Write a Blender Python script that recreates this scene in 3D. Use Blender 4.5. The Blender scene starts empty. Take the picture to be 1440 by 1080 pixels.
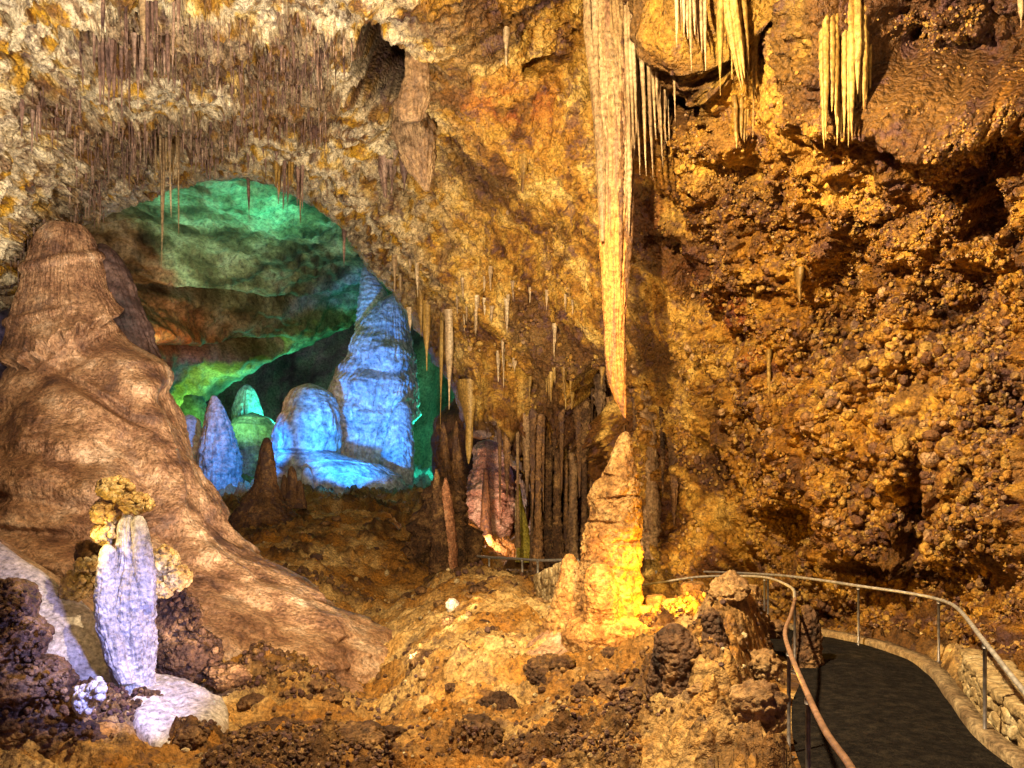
import bpy, bmesh, math, random
import numpy as np
from mathutils import Vector
rng = np.random.default_rng(7)
random.seed(7)
S = bpy.context.scene
COL = S.collection
F = 1130.0; CX = 720.0; CY = 690.0        # focal length and principal point in photo pixels
def P(px, py, Y):
    return np.array([(px-CX)/F*Y, Y, (CY-py)/F*Y], dtype=np.float64)

# ------------------------------------------------------------------ noise
_r = np.random.default_rng(11)
PERM = _r.permutation(256).astype(np.int32); PERM = np.concatenate([PERM, PERM, PERM])
GR = _r.normal(size=(256, 3)); GR /= np.linalg.norm(GR, axis=1)[:, None]; GR = GR.astype(np.float32)
FP = _r.random((256, 3)).astype(np.float32)
def _h(i, j, k):
    return PERM[(PERM[(PERM[i & 255] + j) & 255] + k) & 255]
def pn(p):
    p = np.asarray(p, dtype=np.float32)
    i = np.floor(p).astype(np.int32); f = p-i
    u = f*f*f*(f*(f*6-15)+10)
    out = 0
    for a in (0, 1):
        wa = u[:, 0] if a else 1-u[:, 0]
        for b in (0, 1):
            wb = u[:, 1] if b else 1-u[:, 1]
            for c in (0, 1):
                wc = u[:, 2] if c else 1-u[:, 2]
                g = GR[_h(i[:, 0]+a, i[:, 1]+b, i[:, 2]+c)]
                d = g[:, 0]*(f[:, 0]-a)+g[:, 1]*(f[:, 1]-b)+g[:, 2]*(f[:, 2]-c)
                out = out + wa*wb*wc*d
    return out*1.5
def fbm(p, o=4, gain=.5, lac=2.03):
    p = np.asarray(p, dtype=np.float32); s = 0; a = 1; t = 0
    for k in range(o):
        s = s+a*pn(p+k*17.3); t += a; a *= gain; p = p*lac
    return s/t
def ridge(p, o=4, gain=.5, lac=2.1):
    p = np.asarray(p, dtype=np.float32); s = 0; a = 1; t = 0
    for k in range(o):
        s = s+a*(1-2*np.abs(pn(p+k*9.1))); t += a; a *= gain; p = p*lac
    return s/t
def worley(p):
    p = np.asarray(p, dtype=np.float32); i = np.floor(p).astype(np.int32); f = p-i
    f1 = np.full(len(p), 9., np.float32); f2 = f1.copy(); idn = np.zeros(len(p), np.int32)
    for a in (-1, 0, 1):
        for b in (-1, 0, 1):
            for c in (-1, 0, 1):
                h = _h(i[:, 0]+a, i[:, 1]+b, i[:, 2]+c)
                q = FP[h]
                d = (q[:, 0]+a-f[:, 0])**2+(q[:, 1]+b-f[:, 1])**2+(q[:, 2]+c-f[:, 2])**2
                m = d < f1
                f2 = np.where(m, f1, np.minimum(f2, d)); idn = np.where(m, h, idn); f1 = np.where(m, d, f1)
    return np.sqrt(f1), np.sqrt(f2), idn
def knobs(p):                      # rounded popcorn lumps, 0..1
    f1, f2, i = worley(p)
    return np.sqrt(np.clip(1-(f1/.75)**2, 0, 1))*(.55+.45*(i/255.))
def ss(x, a, b):
    t = np.clip((x-a)/(b-a), 0, 1); return t*t*(3-2*t)
def G(x, y, cx, cy, sx, sy, rot=0):
    c, s = math.cos(math.radians(rot)), math.sin(math.radians(rot))
    dx, dy = x-cx, y-cy
    u = (dx*c+dy*s)/sx; v = (-dx*s+dy*c)/sy
    return np.exp(-(u*u+v*v))
def tps(pts, vals, q, lam=1e-3):   # thin plate spline
    pts = np.asarray(pts, float)/500.; q = np.asarray(q, float)/500.; vals = np.asarray(vals, float)
    n = len(pts)
    def U(r2): return r2*np.log(r2+1e-12)*.5
    A = np.zeros((n+3, n+3)); d2 = ((pts[:, None]-pts[None])**2).sum(2)
    A[:n, :n] = U(d2)+lam*np.eye(n); A[:n, n] = 1; A[:n, n+1:] = pts; A[n, :n] = 1; A[n+1:, :n] = pts.T
    w = np.linalg.solve(A, np.concatenate([vals, [0, 0, 0]]))
    out = w[n]+q@w[n+1:]
    for k in range(n):
        out = out+w[k]*U(((q-pts[k])**2).sum(1))
    return out

# ------------------------------------------------------------------ mesh helpers
def setp(o, label=None, cat=None, group=None, kind=None):
    if label: o['label'] = label
    if cat: o['category'] = cat
    if group: o['group'] = group
    if kind: o['kind'] = kind
    return o
def mk(name, V, faces, mat, parent=None, smooth=True, col=None):
    me = bpy.data.meshes.new(name)
    V = np.asarray(V, np.float32)
    if isinstance(faces, np.ndarray):
        n, k = faces.shape
        me.vertices.add(len(V)); me.vertices.foreach_set('co', V.ravel())
        me.loops.add(n*k); me.loops.foreach_set('vertex_index', faces.astype(np.int32).ravel())
        me.polygons.add(n); me.polygons.foreach_set('loop_start', np.arange(0, n*k, k, dtype=np.int32))
        me.polygons.foreach_set('loop_total', np.full(n, k, np.int32))
        me.update(calc_edges=True); me.validate()
    else:
        me.from_pydata([tuple(map(float, v)) for v in V], [], faces); me.update()
    if smooth: me.polygons.foreach_set('use_smooth', np.ones(len(me.polygons), bool))
    if col is not None:
        at = me.color_attributes.new('Col', 'FLOAT_COLOR', 'POINT')
        c4 = np.ones((len(V), 4), np.float32); c4[:, :3] = col
        at.data.foreach_set('color', c4.ravel())
    me.materials.append(mat)
    o = bpy.data.objects.new(name, me); COL.objects.link(o)
    if parent: o.parent = parent
    return o
def empty(name, loc=(0, 0, 0)):
    o = bpy.data.objects.new(name, None); o.location = loc; o.empty_display_size = .2; COL.objects.link(o); return o
def gridfaces(nr, nc, wrap=False):
    i = np.arange(nr-1)[:, None]; j = np.arange(nc if wrap else nc-1)[None]
    a = i*nc+j; b = i*nc+(j+1) % nc
    return np.stack([a, b, b+nc, a+nc], -1).reshape(-1, 4)
class MB:
    def __init__(s): s.V = []; s.Fc = []; s.n = 0
    def add(s, V, Fc):
        V = np.asarray(V, float); s.V.append(V); s.Fc += [tuple(int(i)+s.n for i in f) for f in Fc]; s.n += len(V)
    def tube(s, pts, r, seg=10):
        pts = np.asarray(pts, float); n = len(pts); rr = np.broadcast_to(np.asarray(r, float), (n,))
        T = np.gradient(pts, axis=0); T /= np.linalg.norm(T, axis=1)[:, None]+1e-9
        up = np.array([0, 0, 1.]) if abs(T[0][2]) < .9 else np.array([1., 0, 0])
        V = []
        for k in range(n):
            a = np.cross(T[k], up); a /= np.linalg.norm(a)+1e-9; b = np.cross(T[k], a)
            for q in range(seg):
                t = 2*math.pi*q/seg; V.append(pts[k]+rr[k]*(a*math.cos(t)+b*math.sin(t)))
        Fc = [tuple(f) for f in gridfaces(n, seg, True)]
        Fc.append(tuple(range(seg))); Fc.append(tuple(range((n-1)*seg+seg-1, (n-1)*seg-1, -1)))
        s.add(V, Fc)
    def build(s, name, mat, parent=None, smooth=True): return mk(name, np.vstack(s.V), s.Fc, mat, parent, smooth)
def ico(sub):
    bm = bmesh.new(); bmesh.ops.create_icosphere(bm, subdivisions=sub, radius=1)
    V = np.array([v.co[:] for v in bm.verts]); Fc = np.array([[v.index for v in f.verts] for f in bm.faces]); bm.free()
    return V, Fc
ICO = {k: ico(k) for k in (1, 2, 3, 4, 5, 6)}

# ------------------------------------------------------------------ materials
def M_rock(name, ramp=None, scale=1., stretch=(1, 1, 1), bump=.5, bscale=9., vor=0., vscale=14., rough=.7, spec=.35, attr=False, flute=0., fine=40., stain=0., stc=(.07, .038, .04), sts=2.6, stt=.53):
    m = bpy.data.materials.new(name); m.use_nodes = True; nt = m.node_tree; N = nt.nodes; L = nt.links
    b = N['Principled BSDF']; b.inputs['Roughness'].default_value = rough; b.inputs['Specular IOR Level'].default_value = spec
    g = N.new('ShaderNodeNewGeometry')
    mp = N.new('ShaderNodeMapping'); mp.inputs['Scale'].default_value = tuple(scale*s for s in stretch); L.new(g.outputs['Position'], mp.inputs['Vector'])
    n1 = N.new('ShaderNodeTexNoise'); n1.inputs['Scale'].default_value = 1; n1.inputs['Detail'].default_value = 4; n1.inputs['Roughness'].default_value = .65
    L.new(mp.outputs[0], n1.inputs['Vector'])
    if attr:
        at = N.new('ShaderNodeAttribute'); at.attribute_name = 'Col'; base = at.outputs['Color']
    else:
        cr = N.new('ShaderNodeValToRGB'); e = cr.color_ramp.elements
        ps = np.linspace(.3, .7, len(ramp))
        e[0].position = ps[0]; e[0].color = (*ramp[0], 1); e[1].position = ps[-1]; e[1].color = (*ramp[-1], 1)
        for p_, c_ in list(zip(ps, ramp))[1:-1]:
            q = e.new(p_); q.color = (*c_, 1)
        L.new(n1.outputs['Fac'], cr.inputs[0]); base = cr.outputs[0]
    n2 = N.new('ShaderNodeTexNoise'); n2.inputs['Scale'].default_value = fine*.35; n2.inputs['Detail'].default_value = 3; n2.inputs['Roughness'].default_value = .75
    L.new(g.outputs['Position'], n2.inputs['Vector'])
    mr = N.new('ShaderNodeMapRange'); mr.inputs[1].default_value = .3; mr.inputs[2].default_value = .7; mr.inputs[3].default_value = .32; mr.inputs[4].default_value = 1.6
    L.new(n2.outputs['Fac'], mr.inputs[0])
    mx = N.new('ShaderNodeMix'); mx.data_type = 'RGBA'; mx.blend_type = 'MULTIPLY'; mx.inputs[0].default_value = 1
    L.new(base, mx.inputs[6]); L.new(mr.outputs[0], mx.inputs[7]); out_ = mx.outputs[2]
    if stain > 0:
        n5 = N.new('ShaderNodeTexNoise'); n5.inputs['Scale'].default_value = sts; n5.inputs['Detail'].default_value = 6; n5.inputs['Roughness'].default_value = .72; n5.inputs['Distortion'].default_value = .4
        L.new(g.outputs['Position'], n5.inputs['Vector'])
        m5 = N.new('ShaderNodeMapRange'); m5.inputs[1].default_value = stt; m5.inputs[2].default_value = stt+.07; m5.inputs[3].default_value = 0; m5.inputs[4].default_value = stain
        L.new(n5.outputs['Fac'], m5.inputs[0]); x5 = N.new('ShaderNodeMix'); x5.data_type = 'RGBA'; L.new(m5.outputs[0], x5.inputs[0]); L.new(out_, x5.inputs[6]); x5.inputs[7].default_value = (*stc, 1); out_ = x5.outputs[2]
    L.new(out_, b.inputs['Base Color'])
    # bump stack
    n3 = N.new('ShaderNodeTexNoise'); n3.inputs['Scale'].default_value = bscale; n3.inputs['Detail'].default_value = 4; n3.inputs['Roughness'].default_value = .68
    L.new(g.outputs['Position'], n3.inputs['Vector']); hsum = n3.outputs['Fac']
    if vor > 0:
        v = N.new('ShaderNodeTexVoronoi'); v.feature = 'F1'; v.inputs['Scale'].default_value = vscale
        L.new(g.outputs['Position'], v.inputs['Vector'])
        ma = N.new('ShaderNodeMath'); ma.operation = 'MULTIPLY_ADD'; ma.inputs[1].default_value = -vor; L.new(v.outputs['Distance'], ma.inputs[0]); L.new(hsum, ma.inputs[2]); hsum = ma.outputs[0]
    if flute > 0:
        mp2 = N.new('ShaderNodeMapping'); mp2.inputs['Scale'].default_value = (9, 9, .7); L.new(g.outputs['Position'], mp2.inputs['Vector'])
        n4 = N.new('ShaderNodeTexNoise'); n4.inputs['Scale'].default_value = 1; n4.inputs['Detail'].default_value = 2; L.new(mp2.outputs[0], n4.inputs['Vector'])
        ma = N.new('ShaderNodeMath'); ma.operation = 'MULTIPLY_ADD'; ma.inputs[1].default_value = flute; L.new(n4.outputs['Fac'], ma.inputs[0]); L.new(hsum, ma.inputs[2]); hsum = ma.outputs[0]
    bp = N.new('ShaderNodeBump'); bp.inputs['Strength'].default_value = min(1, bump); bp.inputs['Distance'].default_value = .12*bump
    L.new(hsum, bp.inputs['Height']); L.new(bp.outputs[0], b.inputs['Normal'])
    return m
def M_plain(name, c, rough, metal=0, spec=.5):
    m = bpy.data.materials.new(name); m.use_nodes = True; nt = m.node_tree; N = nt.nodes; b = N['Principled BSDF']
    g = N.new('ShaderNodeNewGeometry'); n = N.new('ShaderNodeTexNoise'); n.inputs['Scale'].default_value = 14; n.inputs['Detail'].default_value = 6
    nt.links.new(g.outputs['Position'], n.inputs['Vector'])
    cr = N.new('ShaderNodeValToRGB'); cr.color_ramp.elements[0].position = .35; cr.color_ramp.elements[1].position = .7
    cr.color_ramp.elements[0].color = (*[x*.6 for x in c], 1); cr.color_ramp.elements[1].color = (*[min(1, x*1.15) for x in c], 1)
    nt.links.new(n.outputs['Fac'], cr.inputs[0]); nt.links.new(cr.outputs[0], b.inputs['Base Color'])
    mr = N.new('ShaderNodeMapRange'); mr.inputs[3].default_value = rough*.8; mr.inputs[4].default_value = rough*1.3
    nt.links.new(n.outputs['Fac'], mr.inputs[0]); nt.links.new(mr.outputs[0], b.inputs['Roughness'])
    b.inputs['Metallic'].default_value = metal
    return m
wall_m = M_rock('wall_rock', attr=True, bump=1.0, bscale=8, vor=.35, vscale=13, rough=.55, stain=.62, sts=1.9, stt=.54, stc=(.085, .038, .05))
ground_m = M_rock('ground_rock', attr=True, bump=.9, bscale=9, vor=.4, vscale=11, rough=.7, stain=.6, sts=2.2, stt=.55)
far_m = M_rock('far_rock', attr=True, bump=.8, bscale=2.5, vor=.3, vscale=3, rough=.7, fine=12)
tan_m = M_rock('tan_flowstone', [(.085, .045, .04), (.24, .125, .075), (.42, .25, .15), (.62, .45, .33)], scale=1.1, bump=.8, bscale=7, vor=.15, vscale=18, flute=.5, rough=.5, stain=.5, sts=1.3, stt=.55, stc=(.12, .07, .065))
straw_m = M_rock('straw_calcite', [(.075, .042, .042), (.20, .12, .10), (.46, .32, .24)], scale=1.4, bump=.3, bscale=12, rough=.5)
yellow_m = M_rock('yellow_drape', [(.11, .055, .02), (.28, .165, .04), (.48, .33, .11)], scale=1.5, stretch=(1.6, 1.6, .3), bump=.35, bscale=9, rough=.45, flute=.6)
pale_m = M_rock('pale_calcite', [(.15, .09, .05), (.36, .25, .14), (.58, .46, .31)], scale=1.5, stretch=(2, 2, .25), bump=.35, bscale=9, rough=.5, flute=.5)
drip_m = M_rock('long_drip', [(.34, .22, .11), (.58, .44, .26), (.76, .66, .5)], scale=1.2, stretch=(3, 3, .12), bump=.4, bscale=13, vor=.3, vscale=22, rough=.5, flute=.8)
orange_m = M_rock('orange_drip', [(.28, .10, .03), (.5, .24, .07), (.66, .40, .15)], scale=1.2, stretch=(3, 3, .15), bump=.55, bscale=20, vor=.5, vscale=26, rough=.5, flute=.4)
gold_m = M_rock('gold_stalagmite', [(.16, .07, .025), (.42, .23, .08), (.60, .40, .18)], scale=3.2, stain=.55, sts=4, stt=.55, stc=(.12, .055, .03), bump=1.0, bscale=8, vor=.3, vscale=11, rough=.55)
white_m = M_rock('white_flowstone', [(.26, .23, .23), (.50, .46, .45), (.74, .70, .66)], scale=1.2, bump=.5, bscale=9, vor=.2, vscale=16, rough=.45, flute=.4)
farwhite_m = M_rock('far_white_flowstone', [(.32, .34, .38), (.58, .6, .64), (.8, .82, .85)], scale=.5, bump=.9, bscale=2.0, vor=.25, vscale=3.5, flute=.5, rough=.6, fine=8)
brown_m = M_rock('brown_column', [(.045, .024, .014), (.17, .085, .035), (.36, .2, .09)], scale=1.3, stretch=(1.5, 1.5, .4), bump=.8, bscale=7, vor=.4, vscale=11, flute=.7, rough=.6, stain=.75, sts=2.4, stt=.5)
dark_m = M_rock('dark_coral_rock', [(.028, .015, .012), (.11, .055, .028), (.36, .21, .09)], scale=2.2, bump=.8, bscale=11, vor=.7, vscale=16, rough=.65)
coral_m = M_rock('pale_coral', [(.34, .18, .05), (.62, .43, .16), (.82, .68, .42)], scale=3, bump=.6, bscale=14, vor=.5, vscale=24, rough=.6)
boulder_m = M_rock('boulder', [(.12, .06, .03), (.32, .19, .08), (.52, .37, .2)], scale=2, bump=.7, bscale=8, vor=.2, vscale=9, rough=.65)
stone_m = M_rock('wall_stone', [(.2, .13, .06), (.42, .31, .16), (.62, .52, .34)], scale=2.6, bump=.55, bscale=12, rough=.75)
pink_m = M_rock('pink_flowstone', [(.3, .13, .09), (.55, .33, .24), (.75, .6, .48)], scale=1.2, bump=.8, bscale=5, vor=.5, vscale=6, rough=.55)
asph_m = M_rock('asphalt', [(.006, .005, .006), (.013, .011, .011), (.030, .025, .021)], scale=6, bump=.6, bscale=50, vor=.8, vscale=45, rough=.95, spec=.12, fine=45, stain=.5, sts=5, stt=.55, stc=(.035, .028, .022))
steel_m = M_plain('steel_rail', (.62, .60, .60), .4, .45)
post_m = M_plain('post_paint', (.26, .24, .25), .4, .5)
copper_m = M_plain('worn_rail', (.52, .32, .22), .38, .4)

# ------------------------------------------------------------------ path
PR = np.array([(4.4, 2), (4.45, 5), (4.57, 7.6), (5.2, 9.6), (5.62, 10.8), (5.85, 12.0), (5.65, 13.4), (5.1, 16), (3.6, 22), (2.1, 30), (-2.2, 36), (-8, 40)], float)   # right edge
PLf = np.array([(2.3, 2), (2.35, 5), (2.6, 7.2), (3.2, 9.2), (3.8, 10.6), (4.15, 11.8), (4.05, 13.0), (3.5, 15.5), (2.0, 21), (.6, 28.6), (-3.2, 34), (-8.5, 38)], float)  # left edge
ZP = np.array([-2.5, -2.5, -2.5, -2.5, -2.5, -2.5, -2.52, -2.7, -3.2, -3.7, -4.1, -4.3])
def dense(a, n):
    a = np.asarray(a, float); t = np.linspace(0, len(a)-1, n)
    # catmull-rom
    out = np.zeros((n,)+a.shape[1:]); ap = np.concatenate([[2*a[0]-a[1]], a, [2*a[-1]-a[-2]]])
    for k, tt in enumerate(t):
        i = min(int(tt), len(a)-2); u = tt-i; p0, p1, p2, p3 = ap[i], ap[i+1], ap[i+2], ap[i+3]
        out[k] = .5*((2*p1)+(-p0+p2)*u+(2*p0-5*p1+4*p2-p3)*u*u+(-p0+3*p1-3*p2+p3)*u**3)
    return out
NP_ = 160
pr = dense(PR, NP_); pl = dense(PLf, NP_); zp = dense(ZP, NP_); pc = (pr+pl)/2
nw = 17; V = []
for k in range(NP_):
    for j in range(nw):
        t = j/(nw-1); q = pl[k]*(1-t)+pr[k]*t
        V.append((q[0], q[1], zp[k]+.05*math.sin(math.pi*t)))
V = np.array(V); V[:, 2] += .015*fbm(V*1.2, 3)
o = mk('path', V, gridfaces(NP_, nw), asph_m); setp(o, kind='structure')
kb = MB(); ks = [k for k in range(NP_) if 2.2 < pr[k, 1] < 21]; kp = []
for k in ks:
    q = pr[k]; nn = pr[k]-pl[k]; nn /= np.linalg.norm(nn)
    for (a_, z_) in ((0, -.1), (0.01, .07), (.05, .10), (.22, .09), (.26, -.1)): kp.append((q[0]+nn[0]*a_, q[1]+nn[1]*a_, zp[k]+z_))
kp = np.array(kp); kp += .02*np.stack([fbm(kp*3, 3), fbm(kp*3+7, 3), fbm(kp*4+3, 3)], 1)
setp(mk('kerb', kp, gridfaces(len(ks), 5), M_rock('kerb_concrete', [(.10, .06, .035), (.24, .17, .10), (.4, .31, .19)], scale=3, bump=.6, bscale=14, vor=.3, vscale=16)), kind='structure')
def pathdist(X, Y):                 # distance to the centre line and the path's height and half width there
    best = np.full(X.shape, 1e9); z = np.zeros(X.shape); hw = np.zeros(X.shape)
    for k in range(0, NP_, 1):
        d = np.hypot(X-pc[k, 0], Y-pc[k, 1]); m = d < best
        best = np.where(m, d, best); z = np.where(m, zp[k], z); hw = np.where(m, .5*np.hypot(*(pr[k]-pl[k])), hw)
    return best, z, hw

# ------------------------------------------------------------------ ground
GC = [(-300,1080,8),(0,1080,8.5),(0,980,9.7),(300,1080,9),(600,1080,8.5),(850,1080,8),(1000,1080,7.3),(150,1000,10.5),(300,980,12),
 (480,960,13),(620,1010,11),(740,960,13),(480,890,17),(560,900,16),(660,870,18),(700,835,24),(560,810,26),(430,790,26),(350,770,30),
 (450,735,36),(560,742,34),(500,707,44),(620,775,34),(640,720,44),(400,705,46),(300,740,40),(340,705,52),(500,700,54),(250,690,64),(400,668,80),
 (600,672,70),(600,650,95),(150,700,80),(0,900,14),(150,930,14),(-300,900,12),(-300,760,30),(100,770,35),(880,905,13.5),(820,930,13),(950,880,14),
 (1000,905,11.5),(1050,955,9.3),(1075,1060,7.5),(1085,1080,6.9),(600,1500,3.7),(1000,1450,3.5),(0,1500,4),(1500,1000,9),(1440,940,10.5),(1700,1000,6),
 (800,830,24),(760,830,30),(900,830,22),(1000,860,17.5),(1250,905,14.5),(1150,900,16),(1500,800,14),(1000,720,60),(800,740,60),(1300,720,60)]
def uv(px, Y): return np.stack([np.asarray(px, float), np.log(Y)*330.], -1)
gpx = np.concatenate([np.linspace(-700, -20, 60)[:-1], np.arange(-20, 1460.1, 2.4), np.linspace(1460, 2200, 60)[1:]])
gY = np.concatenate([np.geomspace(2.2, 6, 60)[:-1], np.geomspace(6, 48, 620)[:-1], np.geomspace(48, 110, 90)])
gx, gy = np.meshgrid(gpx, gY)
gz = tps(uv([c[0] for c in GC], [c[2] for c in GC]), [(CY-c[1])/F*c[2] for c in GC], uv(gx.ravel(), gy.ravel()), .002).reshape(gx.shape)
GX = (gx-CX)/F*gy; GY = gy
p3 = np.stack([GX.ravel(), GY.ravel(), gz.ravel()], 1)
far = ss(GY, 30, 55)
big = fbm(p3*[.35, .35, .35], 4).reshape(gx.shape)
clump = ss(fbm(p3*[.5, .5, .5]+5, 4).reshape(gx.shape)+.25*big, .02, .22)      # coral crusted patches
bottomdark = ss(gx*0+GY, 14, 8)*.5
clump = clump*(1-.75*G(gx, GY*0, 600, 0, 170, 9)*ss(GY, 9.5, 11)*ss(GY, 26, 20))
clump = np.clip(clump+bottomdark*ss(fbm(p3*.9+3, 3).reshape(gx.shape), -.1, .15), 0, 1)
kn = knobs(p3*[2.2, 2.2, 2.2]).reshape(gx.shape); kn2 = knobs(p3*6).reshape(gx.shape); kn3 = knobs(p3*13).reshape(gx.shape)
strata = ridge(np.stack([p3[:, 0]*.5+p3[:, 1]*.9, p3[:, 1]*.35-p3[:, 0]*.15, p3[:, 2]*1.5], 1)*.9, 4).reshape(gx.shape)
crg = ridge(p3*1.8+3, 5).reshape(gx.shape)
dz = .5*big+clump*(.26*kn+.17*kn2+.085*kn3)+.38*(strata-.3)*(1-.5*clump)+.20*(crg-.3)*(1-.4*clump)+.05*fbm(p3*2.5, 4).reshape(gx.shape)+(1-clump)*.04*kn3
dz = dz-(.85*G(gx+70*fbm(p3*.12, 2).reshape(gx.shape), 0, 515, 0, 75, 9)-.35*G(gx, 0, 690, 0, 90, 9))*ss(GY, 10, 13)*ss(GY, 32, 24)
dz *= 1+far*1.2
pd, pz, hw = pathdist(GX, GY)
side = ((GX < np.interp(GY, pc[:, 1][:120], pc[:, 0][:120]))*(GY < 17)*(GY > 4.5)).astype(float)
rimb = side*(.25+.75*ss(GY, 14, 10.5))*np.exp(-((pd-hw-.75)/.38)**2)*(.10+.30*kn+.18*kn2+.10*crg)
dz = dz+rimb
pm = ss(pd-hw, .75, .0)          # 1 on the path
k1 = ss(pd-hw, .42, .02); pm = ss(pd-hw, .5, .0)
gzz = gz+dz*(1-k1)
gzz = gzz*(1-pm)+(pz-.07)*pm
V = np.stack([GX.ravel(), GY.ravel(), gzz.ravel()], 1)
V_ground = V
n1 = fbm(p3*.55+31, 4).ravel(); n2 = fbm(p3*1.7+7, 4).ravel()
def mixc(a, b, t): return np.asarray(a)*(1-t[:, None])+np.asarray(b)*t[:, None] if np.ndim(a) == 1 else a*(1-t[:, None])+np.asarray(b)*t[:, None]
c = mixc(np.array([.34, .185, .065]), np.array([.64, .46, .25]), ss(n1+.3*fbm(p3*3, 3).ravel(), -.2, .25))
c = mixc(c, np.array([.46, .21, .03]), ss(n2, 0, .25)*.45)
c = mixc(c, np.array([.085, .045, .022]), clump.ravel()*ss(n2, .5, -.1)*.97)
gxr = gx.ravel(); gyr = GY.ravel()
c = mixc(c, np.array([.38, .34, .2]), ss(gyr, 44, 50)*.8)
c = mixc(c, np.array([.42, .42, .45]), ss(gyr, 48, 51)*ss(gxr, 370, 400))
rb = np.clip(rimb.ravel()*2.2, 0, 1); c = mixc(c, np.array([.16, .085, .04]), rb*ss(n2, .25, -.15)*.9)
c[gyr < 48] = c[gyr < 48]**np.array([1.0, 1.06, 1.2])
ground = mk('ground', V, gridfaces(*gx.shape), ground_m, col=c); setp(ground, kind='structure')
def _bil(gridu, gridv, Z, u, v):
    i = np.clip(np.searchsorted(gridu, u)-1, 0, len(gridu)-2); j = np.clip(np.searchsorted(gridv, v)-1, 0, len(gridv)-2)
    a = (u-gridu[i])/(gridu[i+1]-gridu[i]); b = (v-gridv[j])/(gridv[j+1]-gridv[j])
    return Z[j, i]*(1-a)*(1-b)+Z[j, i+1]*a*(1-b)+Z[j+1, i]*(1-a)*b+Z[j+1, i+1]*a*b
def gh(X, Y):
    return float(_bil(gpx, gY, gzz, X/Y*F+CX, Y))

# ------------------------------------------------------------------ main cave shell (walls and ceiling round the arch)
def inpoly(x, y, poly):
    ins = np.zeros(x.shape, bool); n = len(poly)
    for k in range(n):
        x1, y1 = poly[k]; x2, y2 = poly[(k+1) % n]
        c_ = ((y1 > y) != (y2 > y)) & (x < (x2-x1)*(y-y1)/((y2-y1) if y2 != y1 else 1e-9)+x1)
        ins ^= c_
    return ins
def polydist(x, y, poly):
    best = np.full(x.shape, 1e18); nx = np.zeros(x.shape); ny = np.zeros(x.shape); n = len(poly)
    for k in range(n):
        x1, y1 = poly[k]; x2, y2 = poly[(k+1) % n]; dx, dy = x2-x1, y2-y1; l2 = dx*dx+dy*dy+1e-12
        t = np.clip(((x-x1)*dx+(y-y1)*dy)/l2, 0, 1); qx = x1+t*dx; qy = y1+t*dy; d = (x-qx)**2+(y-qy)**2; m = d < best
        best = np.where(m, d, best); nx = np.where(m, qx, nx); ny = np.where(m, qy, ny)
    return np.sqrt(best), nx, ny
def rough_poly(pts, amp, n, seed):
    d = dense(np.array(pts+[pts[0]], float), n)[:-1]
    q = np.stack([d[:, 0]*.06, d[:, 1]*.06, np.full(len(d), seed)], 1)
    d[:, 0] += amp*fbm(q, 3); d[:, 1] += amp*fbm(q+40, 3)
    return d
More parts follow.
